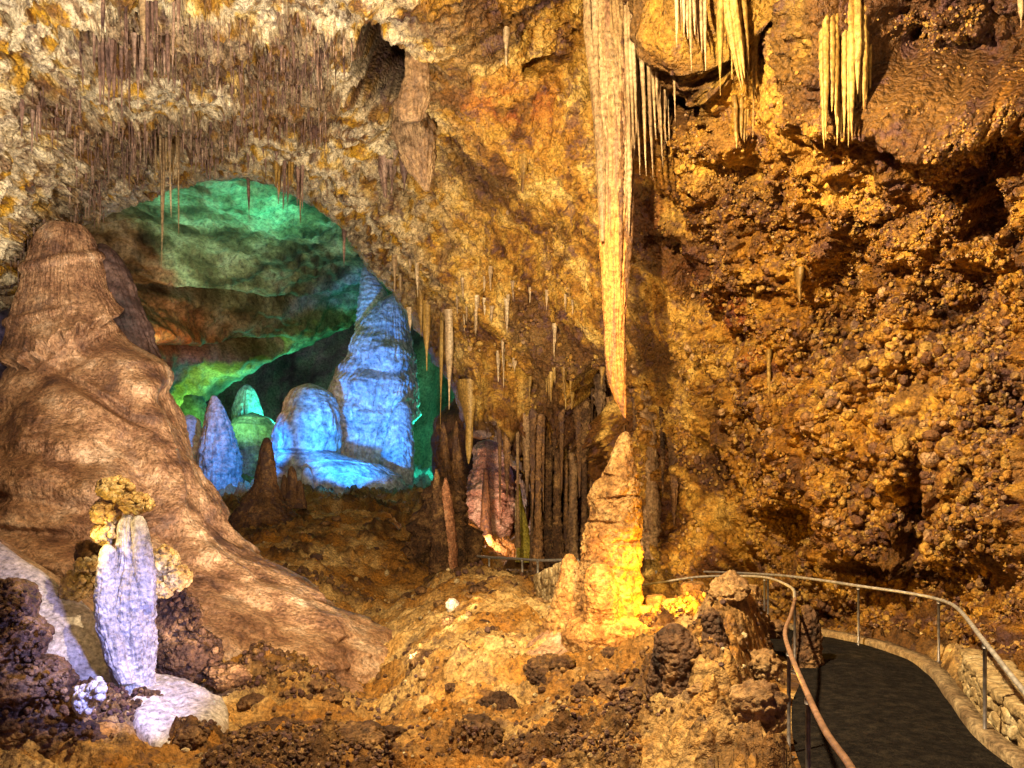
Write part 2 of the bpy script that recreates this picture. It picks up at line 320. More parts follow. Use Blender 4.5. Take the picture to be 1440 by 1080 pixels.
def shell(name, xs, ys, ctl, dispf, colf, mat, hole=None, keep_inside=False, lipw=26, lipR=1.4, back=.25):
    gx, gy = np.meshgrid(xs, ys); sh = gx.shape; x = gx.ravel().copy(); y = gy.ravel().copy()
    snapped = np.zeros(len(x), bool); dead = np.zeros(len(x), bool); sd = np.full(len(x), 999.)
    if hole is not None:
        bb = (x > hole[:, 0].min()-40) & (x < hole[:, 0].max()+40) & (y > hole[:, 1].min()-40) & (y < hole[:, 1].max()+40)
        d, nx, ny = polydist(x[bb], y[bb], hole); ins = inpoly(x[bb], y[bb], hole)
        if keep_inside:
            ins2 = np.ones(len(x), bool); ins2[bb] = ~ins; dd = np.full(len(x), 999.); dd[bb] = d
        else:
            ins2 = np.zeros(len(x), bool); ins2[bb] = ins; dd = np.full(len(x), 999.); dd[bb] = d
        sd = np.where(ins2, -dd, dd); st = 2.6
        near = ins2 & (dd < st)
        snapped = near; dead = ins2 & ~near
        NX = np.zeros(len(x)); NY = np.zeros(len(x)); NX[bb] = nx; NY[bb] = ny
        x = np.where(near, NX, x); y = np.where(near, NY, y); sd = np.where(near, 0, sd)
    lg = tps([(c_[0], c_[1]) for c_ in ctl], [math.log(c_[2]) for c_ in ctl], np.stack([x, y], 1), .001)
    Y = np.exp(np.clip(lg, math.log(3), math.log(130)))
    t = np.clip(1-sd/lipw, 0, 1); lip = lipR*(1-np.sqrt(np.clip(1-t*t, 0, 1)))
    B = np.stack([(x-CX)/F*Y, Y, (CY-y)/F*Y], 1)
    Bg = B.reshape(sh+(3,))
    du = np.gradient(Bg, axis=1); dv = np.gradient(Bg, axis=0); n = np.cross(du, dv).reshape(-1, 3)
    n /= np.linalg.norm(n, axis=1)[:, None]+1e-9
    flip = (n*B).sum(1) > 0; n[flip] *= -1
    ray = B/np.linalg.norm(B, axis=1)[:, None]
    n = n-.55*ray; n /= np.linalg.norm(n, axis=1)[:, None]
    D, aux = dispf(B, x, y)
    fade = np.clip(sd/14., 0, 1)*.85+.15 if hole is not None else 1
    Pn = B+n*(D*fade)[:, None]+ray*lip[:, None]
    fc = gridfaces(*sh)
    if hole is not None: fc = fc[~dead[fc].any(1)]
    # no faces hanging only on snapped verts far apart
    col = colf(B, x, y, D, aux)
    V = Pn; C_ = col
    if hole is not None and back > 0:
        e = np.concatenate([fc[:, [0, 1]], fc[:, [1, 2]], fc[:, [2, 3]], fc[:, [3, 0]]])
        key = np.sort(e, 1); kk = key[:, 0].astype(np.int64)*len(x)+key[:, 1]
        u_, inv, cnt = np.unique(kk, return_inverse=True, return_counts=True)
        be = e[cnt[inv] == 1]; be = be[snapped[be].all(1)]
        bv = np.unique(be); idx = {int(v): i for i, v in enumerate(bv)}
        K = 6; base = len(V); rings = []; add = []
        for k in range(1, K+1):
            add.append(V[bv]*(1+back*k/K)+.25*np.stack([fbm(V[bv]*.8+k*3, 2)]*3, 1)*min(k, 3)*.3)
        V = np.vstack([V]+add); C_ = np.vstack([C_]+[col[bv]]*K)
        ex = []
        for a, b in be:
            ia, ib = idx[int(a)], idx[int(b)]; pa, pb = a, b
            for k in range(K):
                qa = base+k*len(bv)+ia; qb = base+k*len(bv)+ib
                ex.append((pb, pa, qa, qb)); pa, pb = qa, qb
        fc = np.vstack([fc, np.array(ex)])
    used = np.zeros(len(V), bool); used[fc.ravel()] = True; mp = np.cumsum(used)-1
    o = mk(name, V[used], mp[fc], mat, col=C_[used]); setp(o, kind='structure')
    return o, Pn.reshape(sh+(3,)), xs, ys, n, aux, dead, x, y, col
ARCH = rough_poly([(-160, 470), (-60, 455), (0, 434), (38, 405), (55, 362), (105, 320), (180, 290), (240, 262), (330, 250), (372, 256), (420, 276), (468, 305), (500, 348), (530, 388),
    (560, 420), (590, 462), (610, 500), (632, 535), (650, 585), (664, 610), (700, 620), (722, 655), (730, 720), (722, 800), (670, 860), (300, 900), (-160, 900), (-200, 700)], 7, 420, 3.)
AC = [(0,0,14),(300,0,15),(300,120,20),(300,225,27),(0,200,17),(0,400,21),(120,260,24),(450,250,27),(520,100,19),(600,0,14.5),(700,200,19),(500,320,29),(600,460,29),(650,560,29),
 (700,640,29),(800,590,27),(850,400,20),(760,330,22),(900,200,16.5),(1000,0,12.5),(1100,300,14.5),(1000,500,18.5),(900,650,24),(900,780,24),(780,760,35),(720,700,34),(850,700,31),(850,780,31),(1100,700,18),(1200,800,16),(1300,850,15.2),(1270,820,15.6),(1350,850,14.0),(1400,870,13.0),(1180,860,17.2),(1040,-20,14),(1120,-20,13.5),
 (1440,800,12),(1440,500,12),(1440,200,10.8),(1440,0,9.5),(1200,0,11),(1250,250,12.5),(700,800,38),(1300,960,13.2),(1440,960,10.5),(1000,900,19),(1200,650,14.8),(1300,500,13.2),
 (-250,0,11),(-250,400,16),(-250,900,18),(-700,0,7),(-700,400,9),(-700,900,9),(2300,0,4.5),(2300,500,5),(2300,1000,5),(850,0,17),(850,60,17.5),(850,-90,14.5),(1700,-200,7),(1700,500,8.5),(1700,900,8),(1000,-500,7),(300,-500,8.5),(-600,-500,5.5),(2200,-500,4),(700,-800,5.2),(1600,-800,4.2),(0,-800,5.5)]
PATCH = [(225, 165, 120, 26, 0), (130, 185, 55, 40, 0), (300, 170, 50, 26, 0), (60, 130, 30, 40, 0), (170, 215, 70, 14, -15), (230, 20, 130, 45, 0), (380, 90, 60, 55, 30), (440, 30, 70, 40, 0), (90, 260, 30, 45, 0), (450, 130, 30, 45, 20), (20, 320, 30, 40, 0)]
def a_disp(B, x, y):
    wx = x+26*fbm(B*.9+100, 4)+7*fbm(B*4, 2); wy = y+26*fbm(B*.9+200, 4)+7*fbm(B*4+9, 2)
    b1 = fbm(B*.22, 4); r1 = ridge(B*.45+3, 4); m1 = fbm(B*1.6+9, 4)
    right = ss(wx-.25*(wy-300), 880, 1080)
    sel = fbm(B*.4+20, 3)
    pop = np.clip(right*ss(sel+.4*G(x, y, 1250, 600, 280, 280), -.3, .02)*(.35*ss(wx, 1200, 1260)+(1-.35*ss(wx, 1200, 1260))*ss(wy, 90, 190))+.7*ss(wx, 600, 780)*ss(wy, 250, 420)*ss(fbm(B*.5+50, 3), -.05, .2), 0, 1)
    pop = np.clip(pop+.7*G(wx, wy, 1330, 90, 170, 90), 0, 1)*(1-G(x, y, 1040, 40, 90, 90))*(1-G(x, y, 1185, 60, 70, 110)); pop = np.clip(pop-.6*G(wx, wy, 1260, 210, 70, 60), 0, 1)
    k0 = knobs(B*1.3+2); k1 = knobs(B*3.3); wb = B+.05*np.stack([fbm(B*6, 2), fbm(B*6+5, 2), fbm(B*6+11, 2)], 1)
    k2 = knobs(wb*6.2+4); k3 = knobs(wb*12.5)
    crum = ridge(B*2.4+5, 4); crum2 = ridge(B*6.5+1, 3)
    calm = 1-.6*ss(x, 1000, 850); D = (.75*b1+.50*r1)*calm+.20*m1+(1-ss(x, 720, 480))*.30*ridge(B*.95+60, 3)*(.5+.5*calm)+(1-ss(x, 900, 1000))*(.07*ridge(B*4.3, 3)+.05*knobs(B*5.5))
    D = D+pop*(.30*k0+.18*k1+.17*k2+.08*k3)+right*.28*ridge(np.stack([B[:, 0]*1.3, B[:, 1]*.7, B[:, 2]*.2], 1)+8, 3)+(1-pop)*(1+.6*right)*(.15*crum+.085*crum2+.05*k2)
    left = ss(x, 720, 480)
    q = B.copy(); q[:, 2] *= 2.4
    D = D+left*(.42*ridge(q*.42+8, 5)+.08*ridge(q*1.4, 4)-.06*crum)
    pt = np.zeros(len(x))
    for (cx, cy, sx, sy, r) in PATCH: pt = np.maximum(pt, G(wx, wy, cx, cy, sx, sy, r))
    jag = fbm(np.stack([x*.16, y*.010, x*0], 1), 3)
    fr = ss(pt+.45*jag+.3*fbm(B*.9+60, 4), .30, .50)*left
    fl = ridge(np.stack([B[:, 0]*5, B[:, 1]*2, B[:, 2]*.5], 1), 3)
    D = D+fr*(.10+.24*fl)
    cu = np.clip(ss(wy, 520, 600)*ss(wx, 670, 720)*ss(wx, 980, 890)*ss(y, 800, 760)+.75*G(x, y, 1190, 70, 60, 130)+.5*G(x, y, 1060, 60, 120, 90)+.5*G(x, y, 930, 60, 80, 130)+.18*ss(wx, 1150, 1200)*G(x, y, 1300, 170, 200, 60), 0, 1)
    cf = ridge(np.stack([B[:, 0]*1.5, B[:, 1]*.8, B[:, 2]*.10], 1)+4, 3)*.6+.4*ridge(np.stack([B[:, 0]*5, B[:, 1]*2, B[:, 2]*.22], 1), 2)
    low = ss(y, 480, 560)
    D = D+cu*(.4+.9*low)*cf
    pit = G(wx, wy, 538, 90, 42, 84, -12); D = D-2.6*ss(pit, .35, .75)
    D = D-1.2*ss(G(wx, wy, 560, 190, 30, 26), .4, .8)
    al = ss(wx, 1195, 1260)*ss(wy, 98, 80)*ss(y, -120, -20); D = D-1.5*al
    D = D+.6*G(wx, wy, 1330, 125, 150, 26)
    D = D-2.0*ss(G(wx, wy, 840, 560, 30, 50), .3, .7)-1.5*ss(G(wx, wy, 812, 700, 20, 70), .3, .7)-1.3*ss(G(wx, wy, 745, 660, 14, 70), .3, .7)-1.3*ss(G(wx, wy, 775, 640, 10, 60), .3, .7)
    D = D-.9*ss(G(wx, wy, 1190, 420, 40, 100, 20), .2, .9)-.8*ss(G(wx, wy, 1310, 690, 26, 80, 10), .2, .9)-.8*ss(G(wx, wy, 1060, 810, 40, 36), .2, .9)-.7*ss(G(wx, wy, 1150, 740, 30, 60, 30), .2, .9)
    D = D-.8*ss(G(wx, wy, 1425, 290, 40, 50), .3, .8)-.6*ss(G(wx, wy, 845, 110, 24, 40), .3, .8)-.6*ss(G(wx, wy, 770, 95, 40, 14), .3, .8)-.7*ss(G(wx, wy, 980, 130, 40, 30), .4, .9)
    D = D+.5*G(wx, wy, 650, 380, 300, 26, 42)-.5*G(wx, wy, 640, 250, 160, 45, 35)-.5*G(wx, wy, 985, 380, 120, 16, 55)
    D = D-.25*left*ss(ridge(q*.9+33, 3), .55, .8)
    nf = ss(y, 740, 830)*ss(x, 1080, 1160); D = D-nf*.5*np.maximum(D, 0)
    D = D+.14*al*crum+.10*al*k1
    return D, dict(pop=pop, left=left, fr=fr, cu=cu, pit=pit, right=right, wx=wx, wy=wy, al=al)
def ramp3(t, a, b, c_):
    a, b, c_ = map(np.array, (a, b, c_)); t = t[:, None]
    return np.where(t < .5, a*(1-2*t)+b*2*t, b*(2-2*t)+c_*(2*t-1))
def a_col(B, x, y, D, A):
    x, y = A['wx'], A['wy']
    t = np.clip(.5+1.5*fbm(B*.8+70, 5)+.5*fbm(B*5, 3), 0, 1); t2 = np.clip(.5+1.5*fbm(B*2.1+30, 4), 0, 1); t3 = np.clip(.5+1.5*ridge(B*1.3+10, 4)*.8-.3, 0, 1)
    L_ = ramp3(t, (.17, .10, .085), (.56, .35, .09), (.84, .70, .46))
    L_ = mixc(L_, np.array([.62, .38, .05]), ss(t2, .45, .7)*.8); L_ = mixc(L_, np.array([.80, .74, .66]), ss(t3, .62, .85)*.8)
    L_ = mixc(L_, np.array([.135, .078, .075]), A['fr']*.62)
    stk = fbm(np.stack([B[:, 0]*6, B[:, 1]*3, B[:, 2]*.7], 1)+9, 3); L_ = mixc(L_, np.array([.16, .09, .085]), ss(stk+.5*fbm(B*.6+12, 3), .12, .34)*.75)
    L_ = mixc(L_, np.array([.46, .44, .47]), G(x, y, 130, 270, 75, 45)*ss(t, .3, .6)*.8)
    Mi = ramp3(t, (.10, .045, .018), (.42, .24, .065), (.66, .48, .22)); Mi = mixc(Mi, np.array([.5, .33, .1]), ss(t2, .55, .8)*.6)
    Ri = ramp3(t, (.06, .028, .010), (.38, .205, .045), (.62, .40, .12)); stv = fbm(np.stack([B[:, 0]*4, B[:, 1]*2.5, B[:, 2]*.5], 1)+19, 3); Ri = mixc(Ri, np.array([.60, .36, .08]), ss(stv, .08, .3)*(1-.8*A['pop'])*.8)
    Ri = mixc(Ri, np.array([.16, .09, .07]), ss(t2, .5, .75)*A['pop']*.7)
    c_ = L_*A['left'][:, None]+Mi*(1-A['left'])[:, None]
    c_ = mixc(c_, Ri, A['right']) if False else c_*(1-A['right'])[:, None]+Ri*A['right'][:, None]
    red = np.clip(G(x, y, 950, 300, 30, 80, -20)+G(x, y, 1040, 420, 22, 120, -40)+.7*G(x, y, 700, 130, 110, 25, 15), 0, 1)
    c_ = mixc(c_, np.array([.42, .13, .05]), red*ss(t2, .25, .6)*.85)
    c_ = mixc(c_, np.array([.66, .42, .30]), G(x, y, 1030, 330, 22, 22)*.8)
    c_ = mixc(c_, np.array([.62, .56, .50]), G(x, y, 940, 40, 60, 60, 40)*ss(t, .4, .7)*.9)
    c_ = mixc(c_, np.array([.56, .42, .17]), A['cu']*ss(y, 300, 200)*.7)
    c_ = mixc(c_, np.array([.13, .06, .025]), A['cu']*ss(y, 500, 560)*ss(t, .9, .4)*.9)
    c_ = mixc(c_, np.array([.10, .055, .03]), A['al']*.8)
    c_ = mixc(c_, np.array([.50, .27, .06]), G(x, y, 1250, 170, 120, 60)*.7+0*x)
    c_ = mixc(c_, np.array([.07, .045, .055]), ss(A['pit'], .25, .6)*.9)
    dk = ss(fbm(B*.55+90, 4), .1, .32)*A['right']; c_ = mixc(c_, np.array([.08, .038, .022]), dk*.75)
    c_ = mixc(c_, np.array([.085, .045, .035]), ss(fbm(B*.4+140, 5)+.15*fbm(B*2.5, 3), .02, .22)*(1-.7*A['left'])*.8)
    return np.clip(c_, .012, .85)**np.array([1.12, 1.20, 1.40])
def axis(lo, a, b, hi, step, n):
    return np.concatenate([a-np.geomspace(1, a-lo+1, n)[::-1]+1, np.arange(a+step, b, step), b+np.geomspace(1, hi-b+1, n)-1])
XS = axis(-900, -10, 1450, 2400, 2.0, 50); YS = axis(-900, -10, 960, 1060, 2.0, 26)
YS = np.unique(YS); XS = np.unique(XS)
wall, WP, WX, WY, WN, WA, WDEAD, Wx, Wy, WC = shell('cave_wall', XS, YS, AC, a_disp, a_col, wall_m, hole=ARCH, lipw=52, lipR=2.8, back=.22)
def wallp(px, py):
    i = int(np.clip(np.searchsorted(WX, px), 1, len(WX)-1)); j = int(np.clip(np.searchsorted(WY, py), 1, len(WY)-1))
    return WP[j, i]

def popcorn(name, Pts, Nn, Cc, rr, label, seed, sub=2, cat='cave coral', smooth=True, m=None):
    r = np.random.default_rng(seed); bV, bF = ICO[sub]; n = len(Pts)
    sc = rr[:, None]*(1+.25*r.normal(size=(n, 3))*.8).clip(.6, 1.5)
    V = Pts[:, None]+Nn[:, None]*(rr*.35)[:, None, None]+bV[None]*sc[:, None]
    Fc = (bF[None]+(np.arange(n)*len(bV))[:, None, None]).reshape(-1, 3)
    o = mk(name, V.reshape(-1, 3), Fc, m or wall_m, smooth=smooth, col=np.repeat(Cc, len(bV), 0)); setp(o, label, cat, kind='stuff'); return o
_r2 = np.random.default_rng(5)
wpnt = WP.reshape(-1, 3)
pr_ = WA['pop']*(.25+ss(fbm(wpnt*[2.2, 1.5, .35]+3, 3), -.15, .15))*ss(fbm(wpnt*1.1+44, 4), -.16, .10)*(~WDEAD)*(Wx > -10)*(Wx < 1500)*(Wy > 20)*(Wy < 955)*(.35+.65*WA['right'])
idx = _r2.choice(len(pr_), 34000, p=pr_/pr_.sum(), replace=False)
bigm = G(Wx[idx], Wy[idx], 1290, 620, 170, 200)
rad = (np.clip(_r2.lognormal(.50, .45, len(idx)), .8, 5.5)*(1+1.3*bigm*_r2.random(len(idx))))*(.75+.35*ss(Wy[idx], 300, 500))/F*wpnt[idx, 1]
pal = np.array([(.42, .215, .038), (.55, .34, .085), (.22, .10, .03), (.15, .08, .065), (.52, .34, .2)])
cc = .35*WC[idx]+.65*pal[_r2.choice(5, len(idx), p=[.32, .2, .24, .16, .08])]
popcorn('wall_popcorn', wpnt[idx], WN[idx], cc, rad, 'popcorn coral nodules crusting the great brown wall on the right', 1)
pg = ss(fbm(V_ground*.8+77, 4), -.15, .2)*(gyr < 30)*(gyr > 6)*(1-k1.ravel())*(gxr > -20)*(gxr < 1300)*(.2+ss(gyr, 40, 8))
gi = _r2.choice(len(pg), 4500, p=pg/pg.sum(), replace=False)
gr_ = np.clip(_r2.lognormal(.55, .5, len(gi)), .7, 6)/F*gyr[gi]
pal2 = np.array([(.5, .36, .18), (.34, .2, .08), (.16, .09, .045), (.62, .5, .3)])
popcorn('gravel', V_ground[gi], np.tile([0, 0, .4], (len(gi), 1)), pal2[_r2.choice(4, len(gi), p=[.34, .32, .2, .14])], gr_, 'loose angular gravel over the cave floor', 3, 1, 'gravel', False, ground_m)
fidx = _r2.choice(len(Wx), 650, p=(lambda a: a/a.sum())(WA['fr']*(~WDEAD)*(Wx > -10)*(Wx < 720)*(Wy > -20)*(Wy < 420)), replace=False)
mbV = []; mbF = []; base_ = 0
for i_ in fidx:
    p_ = wpnt[i_]; s_ = p_[1]/F; Lg = _r2.uniform(9, 32)*s_; r0 = _r2.uniform(.9, 2.2)*s_; a_ = np.arange(6)*math.pi/3; rings_ = []
    for t_, q_ in ((0, 1.2), (.15, .9), (.55, .55), (1, .12)):
        rings_.append(np.stack([p_[0]+r0*q_*np.cos(a_), p_[1]-.04+r0*q_*np.sin(a_), np.full(6, p_[2]+.12-(Lg+.12)*t_)], 1))
    mbV.append(np.vstack(rings_)); mbF.append(gridfaces(4, 6, True)+base_); base_ += 24
setp(mk('straw_fringe', np.vstack(mbV), np.vstack(mbF), straw_m), 'fringe of tiny brown soda straws covering the dark ceiling patches above the arch', 'soda straws', kind='stuff')
gp = V_ground; pr_ = (clump.ravel()**2)*(gyr < 24)*(gyr > 6.2)*(1-k1.ravel())*(gxr > -20)*(gxr < 1250)*ss(fbm(gp*2.2+9, 3), -.2, .15)
idx = _r2.choice(len(pr_), 8500, p=pr_/pr_.sum(), replace=False)
rad = _r2.uniform(1.6, 4.6, len(idx))/F*gp[idx, 1]
pal = np.array([(.10, .05, .025), (.2, .11, .05), (.34, .2, .08), (.15, .085, .07)])
popcorn('ground_coral', gp[idx], np.tile([0, 0, 1.], (len(idx), 1)), pal[_r2.choice(4, len(idx), p=[.4, .3, .14, .16])], rad, 'dark coral nodules crusting the cave floor', 2)

# ------------------------------------------------------------------ far chamber: hanging ceiling and back wall
def c_disp(B, x, y):
    q = B.copy(); q[:, 2] *= 2.2
    D = 1.6*fbm(B*.10, 4)+1.1*ridge(q*.13+2, 5)+.35*fbm(B*.6, 4)+.35*ridge(B*.55, 4)+.22*knobs(B*1.4)+.12*ridge(np.stack([B[:, 0]*2, B[:, 1], B[:, 2]*.4], 1), 3)
    D = D-3.0*G(x, y, 290, 483, 90, 9, -4)-2.2*G(x, y, 300, 405, 120, 8, 3)+1.5*G(x, y, 250, 470, 60, 22)
    return D, None
def c_col(B, x, y, D, A):
    t = np.clip(.5+1.8*fbm(B*.45, 6), 0, 1)
    c_ = ramp3(t, (.07, .055, .03), (.26, .22, .13), (.55, .52, .38))
    c_ = mixc(c_, np.array([.52, .2, .06]), np.clip(G(x, y, 250, 480, 60, 45), 0, 1)*.85)
    c_ = mixc(c_, np.array([.17, .13, .05]), G(x, y, 420, 430, 110, 60, -25)*.7)
    return c_
CPOLY = np.array(rough_poly([(-60, 640), (120, 620), (215, 592), (250, 580), (300, 556), (345, 528), (392, 500), (440, 482), (480, 462), (520, 440), (600, 430), (760, 430), (760, 760), (-60, 760)], 6, 200, 8.))
CC = [(0,200,36),(300,200,36),(600,200,36),(300,270,44),(300,350,52),(300,430,58),(300,500,62),(450,430,66),(250,560,66),(0,560,60),(600,400,68),(100,400,50),(0,600,60),(-200,300,40),(-200,600,50),(750,300,45),(380,500,66),(30,470,40),(10,560,40)]
xs2 = np.arange(-220, 760, 2.4); ys2 = np.arange(170, 640, 2.4)
shell('chamber_ceiling', xs2, ys2, CC, c_disp, c_col, far_m, hole=CPOLY, lipw=16, lipR=2.5, back=.12)
def d_disp(B, x, y):
    cf = ridge(np.stack([B[:, 0]*.35, B[:, 1]*.2, B[:, 2]*.04], 1)+4, 4)
    return 1.5*fbm(B*.1, 4)+1.6*cf+.4*fbm(B*.5, 4)+.3*knobs(B*.9), None
def d_col(B, x, y, D, A):
    t = np.clip(.5+1.2*fbm(B*.25+8, 4), 0, 1); return ramp3(t, (.06, .05, .03), (.22, .2, .12), (.42, .36, .24))
DC = [(-100,400,90),(300,400,96),(600,400,94),(300,600,96),(450,560,92),(600,600,80),(650,640,70),(620,560,78),(700,500,66),(720,640,60),(0,600,85),(300,700,96),(600,700,74)]
shell('chamber_back_wall', np.arange(-260, 840, 3.0), np.arange(300, 740, 3.0), DC, d_disp, d_col, far_m)

# ------------------------------------------------------------------ formations
def formation(name, mat, Yd, rows, label=None, cat=None, group=None, parent=None, seg=96, step=2.0, fbmA=.05, fl=.03, flf=5, kn=0., knf=4., lump=.1, lumpf=1.2, terr=0., terrf=3., depth=1., seed=0., cap=True, detail=True, kind=None, colf=None, bul=(), dfun=None):
    """a rounded body of revolution, outline rows = (y, x_left, x_right) in photo pixels at distance Yd (or per-row distance)"""
    rows = sorted(rows); ys = np.array([r[0] for r in rows], float); xl = np.array([r[1] for r in rows], float); xr = np.array([r[2] for r in rows], float)
    Yr = np.array([(r[3] if len(r) > 3 else Yd) for r in rows], float)
    n = max(12, int((ys[-1]-ys[0])/step)); yy = np.linspace(ys[0], ys[-1], n)
    L_ = np.interp(yy, ys, xl); R_ = np.interp(yy, ys, xr); YY = np.interp(yy, ys, Yr)
    k = max(1, n//26); ker = np.hanning(2*k+3)[1:-1]; ker /= ker.sum()
    def sm(a):
        ap = np.concatenate([2*a[0]-a[1:k+1][::-1], a, 2*a[-1]-a[-k-1:-1][::-1]]); return np.convolve(ap, ker, 'valid')
    L_, R_ = sm(L_), sm(R_)
    cx = (L_+R_)/2; r = np.maximum((R_-L_)/2, .25)/F*YY
    z = (CY-yy)/F*YY; X = (cx-CX)/F*YY
    ang = np.linspace(0, 2*math.pi, seg, endpoint=False)
    ca, sa = np.cos(ang)[None], np.sin(ang)[None]
    B = np.stack([X[:, None]+r[:, None]*ca, YY[:, None]+depth*r[:, None]*sa, np.broadcast_to(z[:, None], (n, seg))], -1).reshape(-1, 3)
    rr = np.repeat(r, seg); R0 = np.median(r); sc = 1/max(R0, .02)
    bs = B+seed*7.7
    d = lump*rr*fbm(bs*lumpf*.7*sc, 3)*1.6
    if detail:
        d = d+fbmA*rr*fbm(bs*3*sc, 4)*1.6
        an = np.tile(ang, n)
        d = d+fl*rr*ridge(np.stack([np.cos(an)*flf, np.sin(an)*flf, B[:, 2]*.35*sc+seed], 1), 3)
        if kn > 0: d = d+kn*rr*(knobs(bs*knf*sc)-.3)+.5*kn*rr*(knobs(bs*knf*2.3*sc)-.3)
        if terr > 0:
            tt = B[:, 2]*terrf*sc+.8*fbm(bs*1.3*sc, 3); fr = tt-np.floor(tt); d = d+terr*rr*(.5-fr)
    nrm = np.stack([np.tile(np.cos(ang), n), np.tile(np.sin(ang), n), np.zeros(n*seg)], 1)
    bx = CX+B[:, 0]/B[:, 1]*F; by = CY-B[:, 2]/B[:, 1]*F
    for (ux, uy, us, ut, am, ur) in bul: d = d+am*ss(G(bx, by, ux, uy, us, ut, ur), .15, .85)*(nrm[:, 1] < .2)
    if dfun is not None: d = d+dfun(B, bx, by, np.tile(ang, n))
    V = B+nrm*d[:, None]
    fc = [tuple(f) for f in gridfaces(n, seg, True)]
    org = np.array([X[-1], YY[-1], z[-1]]); 
    if cap:
        top = np.array([X[0], YY[0], z[0]])+[0, 0, r[0]*.35]; V = np.vstack([V, top, [X[-1], YY[-1], z[-1]]]); a = len(V)-2
        fc += [(a, (j+1) % seg, j) for j in range(seg)]
        b0 = (n-1)*seg; fc += [(a+1, b0+j, b0+(j+1) % seg) for j in range(seg)]
    colv = None if colf is None else colf(V, CX+V[:, 0]/V[:, 1]*F, CY-V[:, 2]/V[:, 1]*F)
    if parent is None:
        V = V-org; o = mk(name, V, fc, mat, col=colv); o.location = org
    else:
        V = V-np.array(parent.location[:]); o = mk(name, V, fc, mat, parent, col=colv)
    if label: setp(o, label, cat, group, kind)
    return o
Fm = formation
def WD(px, ys, off=.25, dx=0): return min(wallp(px+q, y)[1] for y in ys for q in (-dx, 0, dx))-off
lobe_m = M_rock('lobe_rock', [(.06, .035, .03), (.22, .13, .07), (.38, .25, .13)], scale=1.6, stretch=(2, 2, .4), bump=.5, bscale=8, flute=.7)
skirt_m = M_rock('ribbed_skirt', [(.09, .05, .05), (.22, .125, .09), (.38, .24, .15), (.6, .43, .28)], scale=1.6, stretch=(2.5, 2.5, .5), bump=.9, bscale=9, flute=1.2, rough=.5)
# --- the giant tan stalagmite at the left
def skirt(B, x, y, an):
    ln = 512-.62*np.clip(x-45, 0, 200)+5*np.sin(x*.33)+3*np.sin(x*.8)
    t_ = ss(ln-y, -2, 9)*ss(x, 200, 150); t2_ = ss(ln-y, 42, 48)*ss(x, 190, 150)*0
    return t_*(.14+.30*np.exp(-np.clip(ln-y, 0, 400)/26.)+.07*ridge(np.stack([np.cos(an)*26, np.sin(an)*26, B[:, 2]*.5], 1), 2))+.10*ss(np.sin(y*.085+.02*x), .75, 1)*ss(ln-y, 30, 60)
big_s = empty('giant_stalagmite', P(150, 960, 16)); setp(big_s, 'huge tan cone-shaped stalagmite filling the left side, its flank sweeping down to the valley floor', 'stalagmite')
Fm('body', tan_m, 19, [(318, 80, 106, 19.8), (328, 68, 118, 19.8), (350, 58, 120, 19.8), (400, 44, 134, 19.7), (450, 36, 150, 19.6), (480, 33, 172, 19.55), (510, 28, 205, 19.5), (560, -12, 232, 19.3), (620, -42, 252, 19), (680, -70, 272, 18.6), (740, -95, 300, 18.2), (800, -110, 372, 17.8), (850, -120, 450, 17.4), (900, -130, 535, 17), (950, -140, 610, 16.8)],
   parent=big_s, seg=520, step=1.5, lump=.15, lumpf=1.7, fbmA=.05, fl=.018, flf=11, depth=.8, seed=2,
   bul=[(185, 525, 46, 34, .55, 20), (90, 600, 80, 60, .5, -15), (60, 680, 120, 34, .45, 5), (30, 725, 120, 22, .45, 8), (50, 775, 110, 24, .35, 12), (215, 640, 26, 110, .35, -14), (260, 740, 22, 90, .35, -24), (320, 800, 70, 22, .3, 38), (150, 700, 40, 60, .3, 0), (420, 860, 80, 18, .3, 32), (110, 500, 60, 14, -.3, -30), (135, 560, 70, 9, -.35, 35)], dfun=skirt)
for i, (yy, x0, x1, hh, yd, lab) in enumerate([(600, 20, 150, 80, 16.0, 0), (560, 150, 235, 60, 16.6, 0), (700, -30, 120, 60, 14.6, 0), (740, 180, 300, 90, 15.0, 0), (860, 330, 440, 70, 15.4, 0)]):
    Fm('bulge', tan_m, yd, [(yy-hh*.5, x0+(x1-x0)*.35, x0+(x1-x0)*.6), (yy-hh*.3, x0+(x1-x0)*.15, x1-(x1-x0)*.18), (yy, x0, x1), (yy+hh*.5, x0+4, x1-2), (yy+hh*.9, x0+20, x1-20), (yy+hh*1.1, x0+35, x1-40)], parent=big_s, seg=110, lump=.12, fbmA=.05, depth=.5, seed=i*1.3) if i in (0, 1, 2) and False else None
Fm('stalagmite', M_rock('purple_stalagmite', [(.02, .012, .015), (.07, .04, .04), (.16, .10, .09)], scale=1.2, bump=.5, bscale=7, vor=.3, vscale=9, flute=.6), 20.3,
   [(344, 138, 150), (352, 131, 160), (380, 128, 178), (420, 134, 194), (460, 150, 207), (500, 165, 222), (560, 175, 230), (640, 170, 240)], 'dark purple slanting stalagmite leaning behind the peak of the giant one', 'stalagmite', seg=120, lump=.18, fl=.1, seed=4)
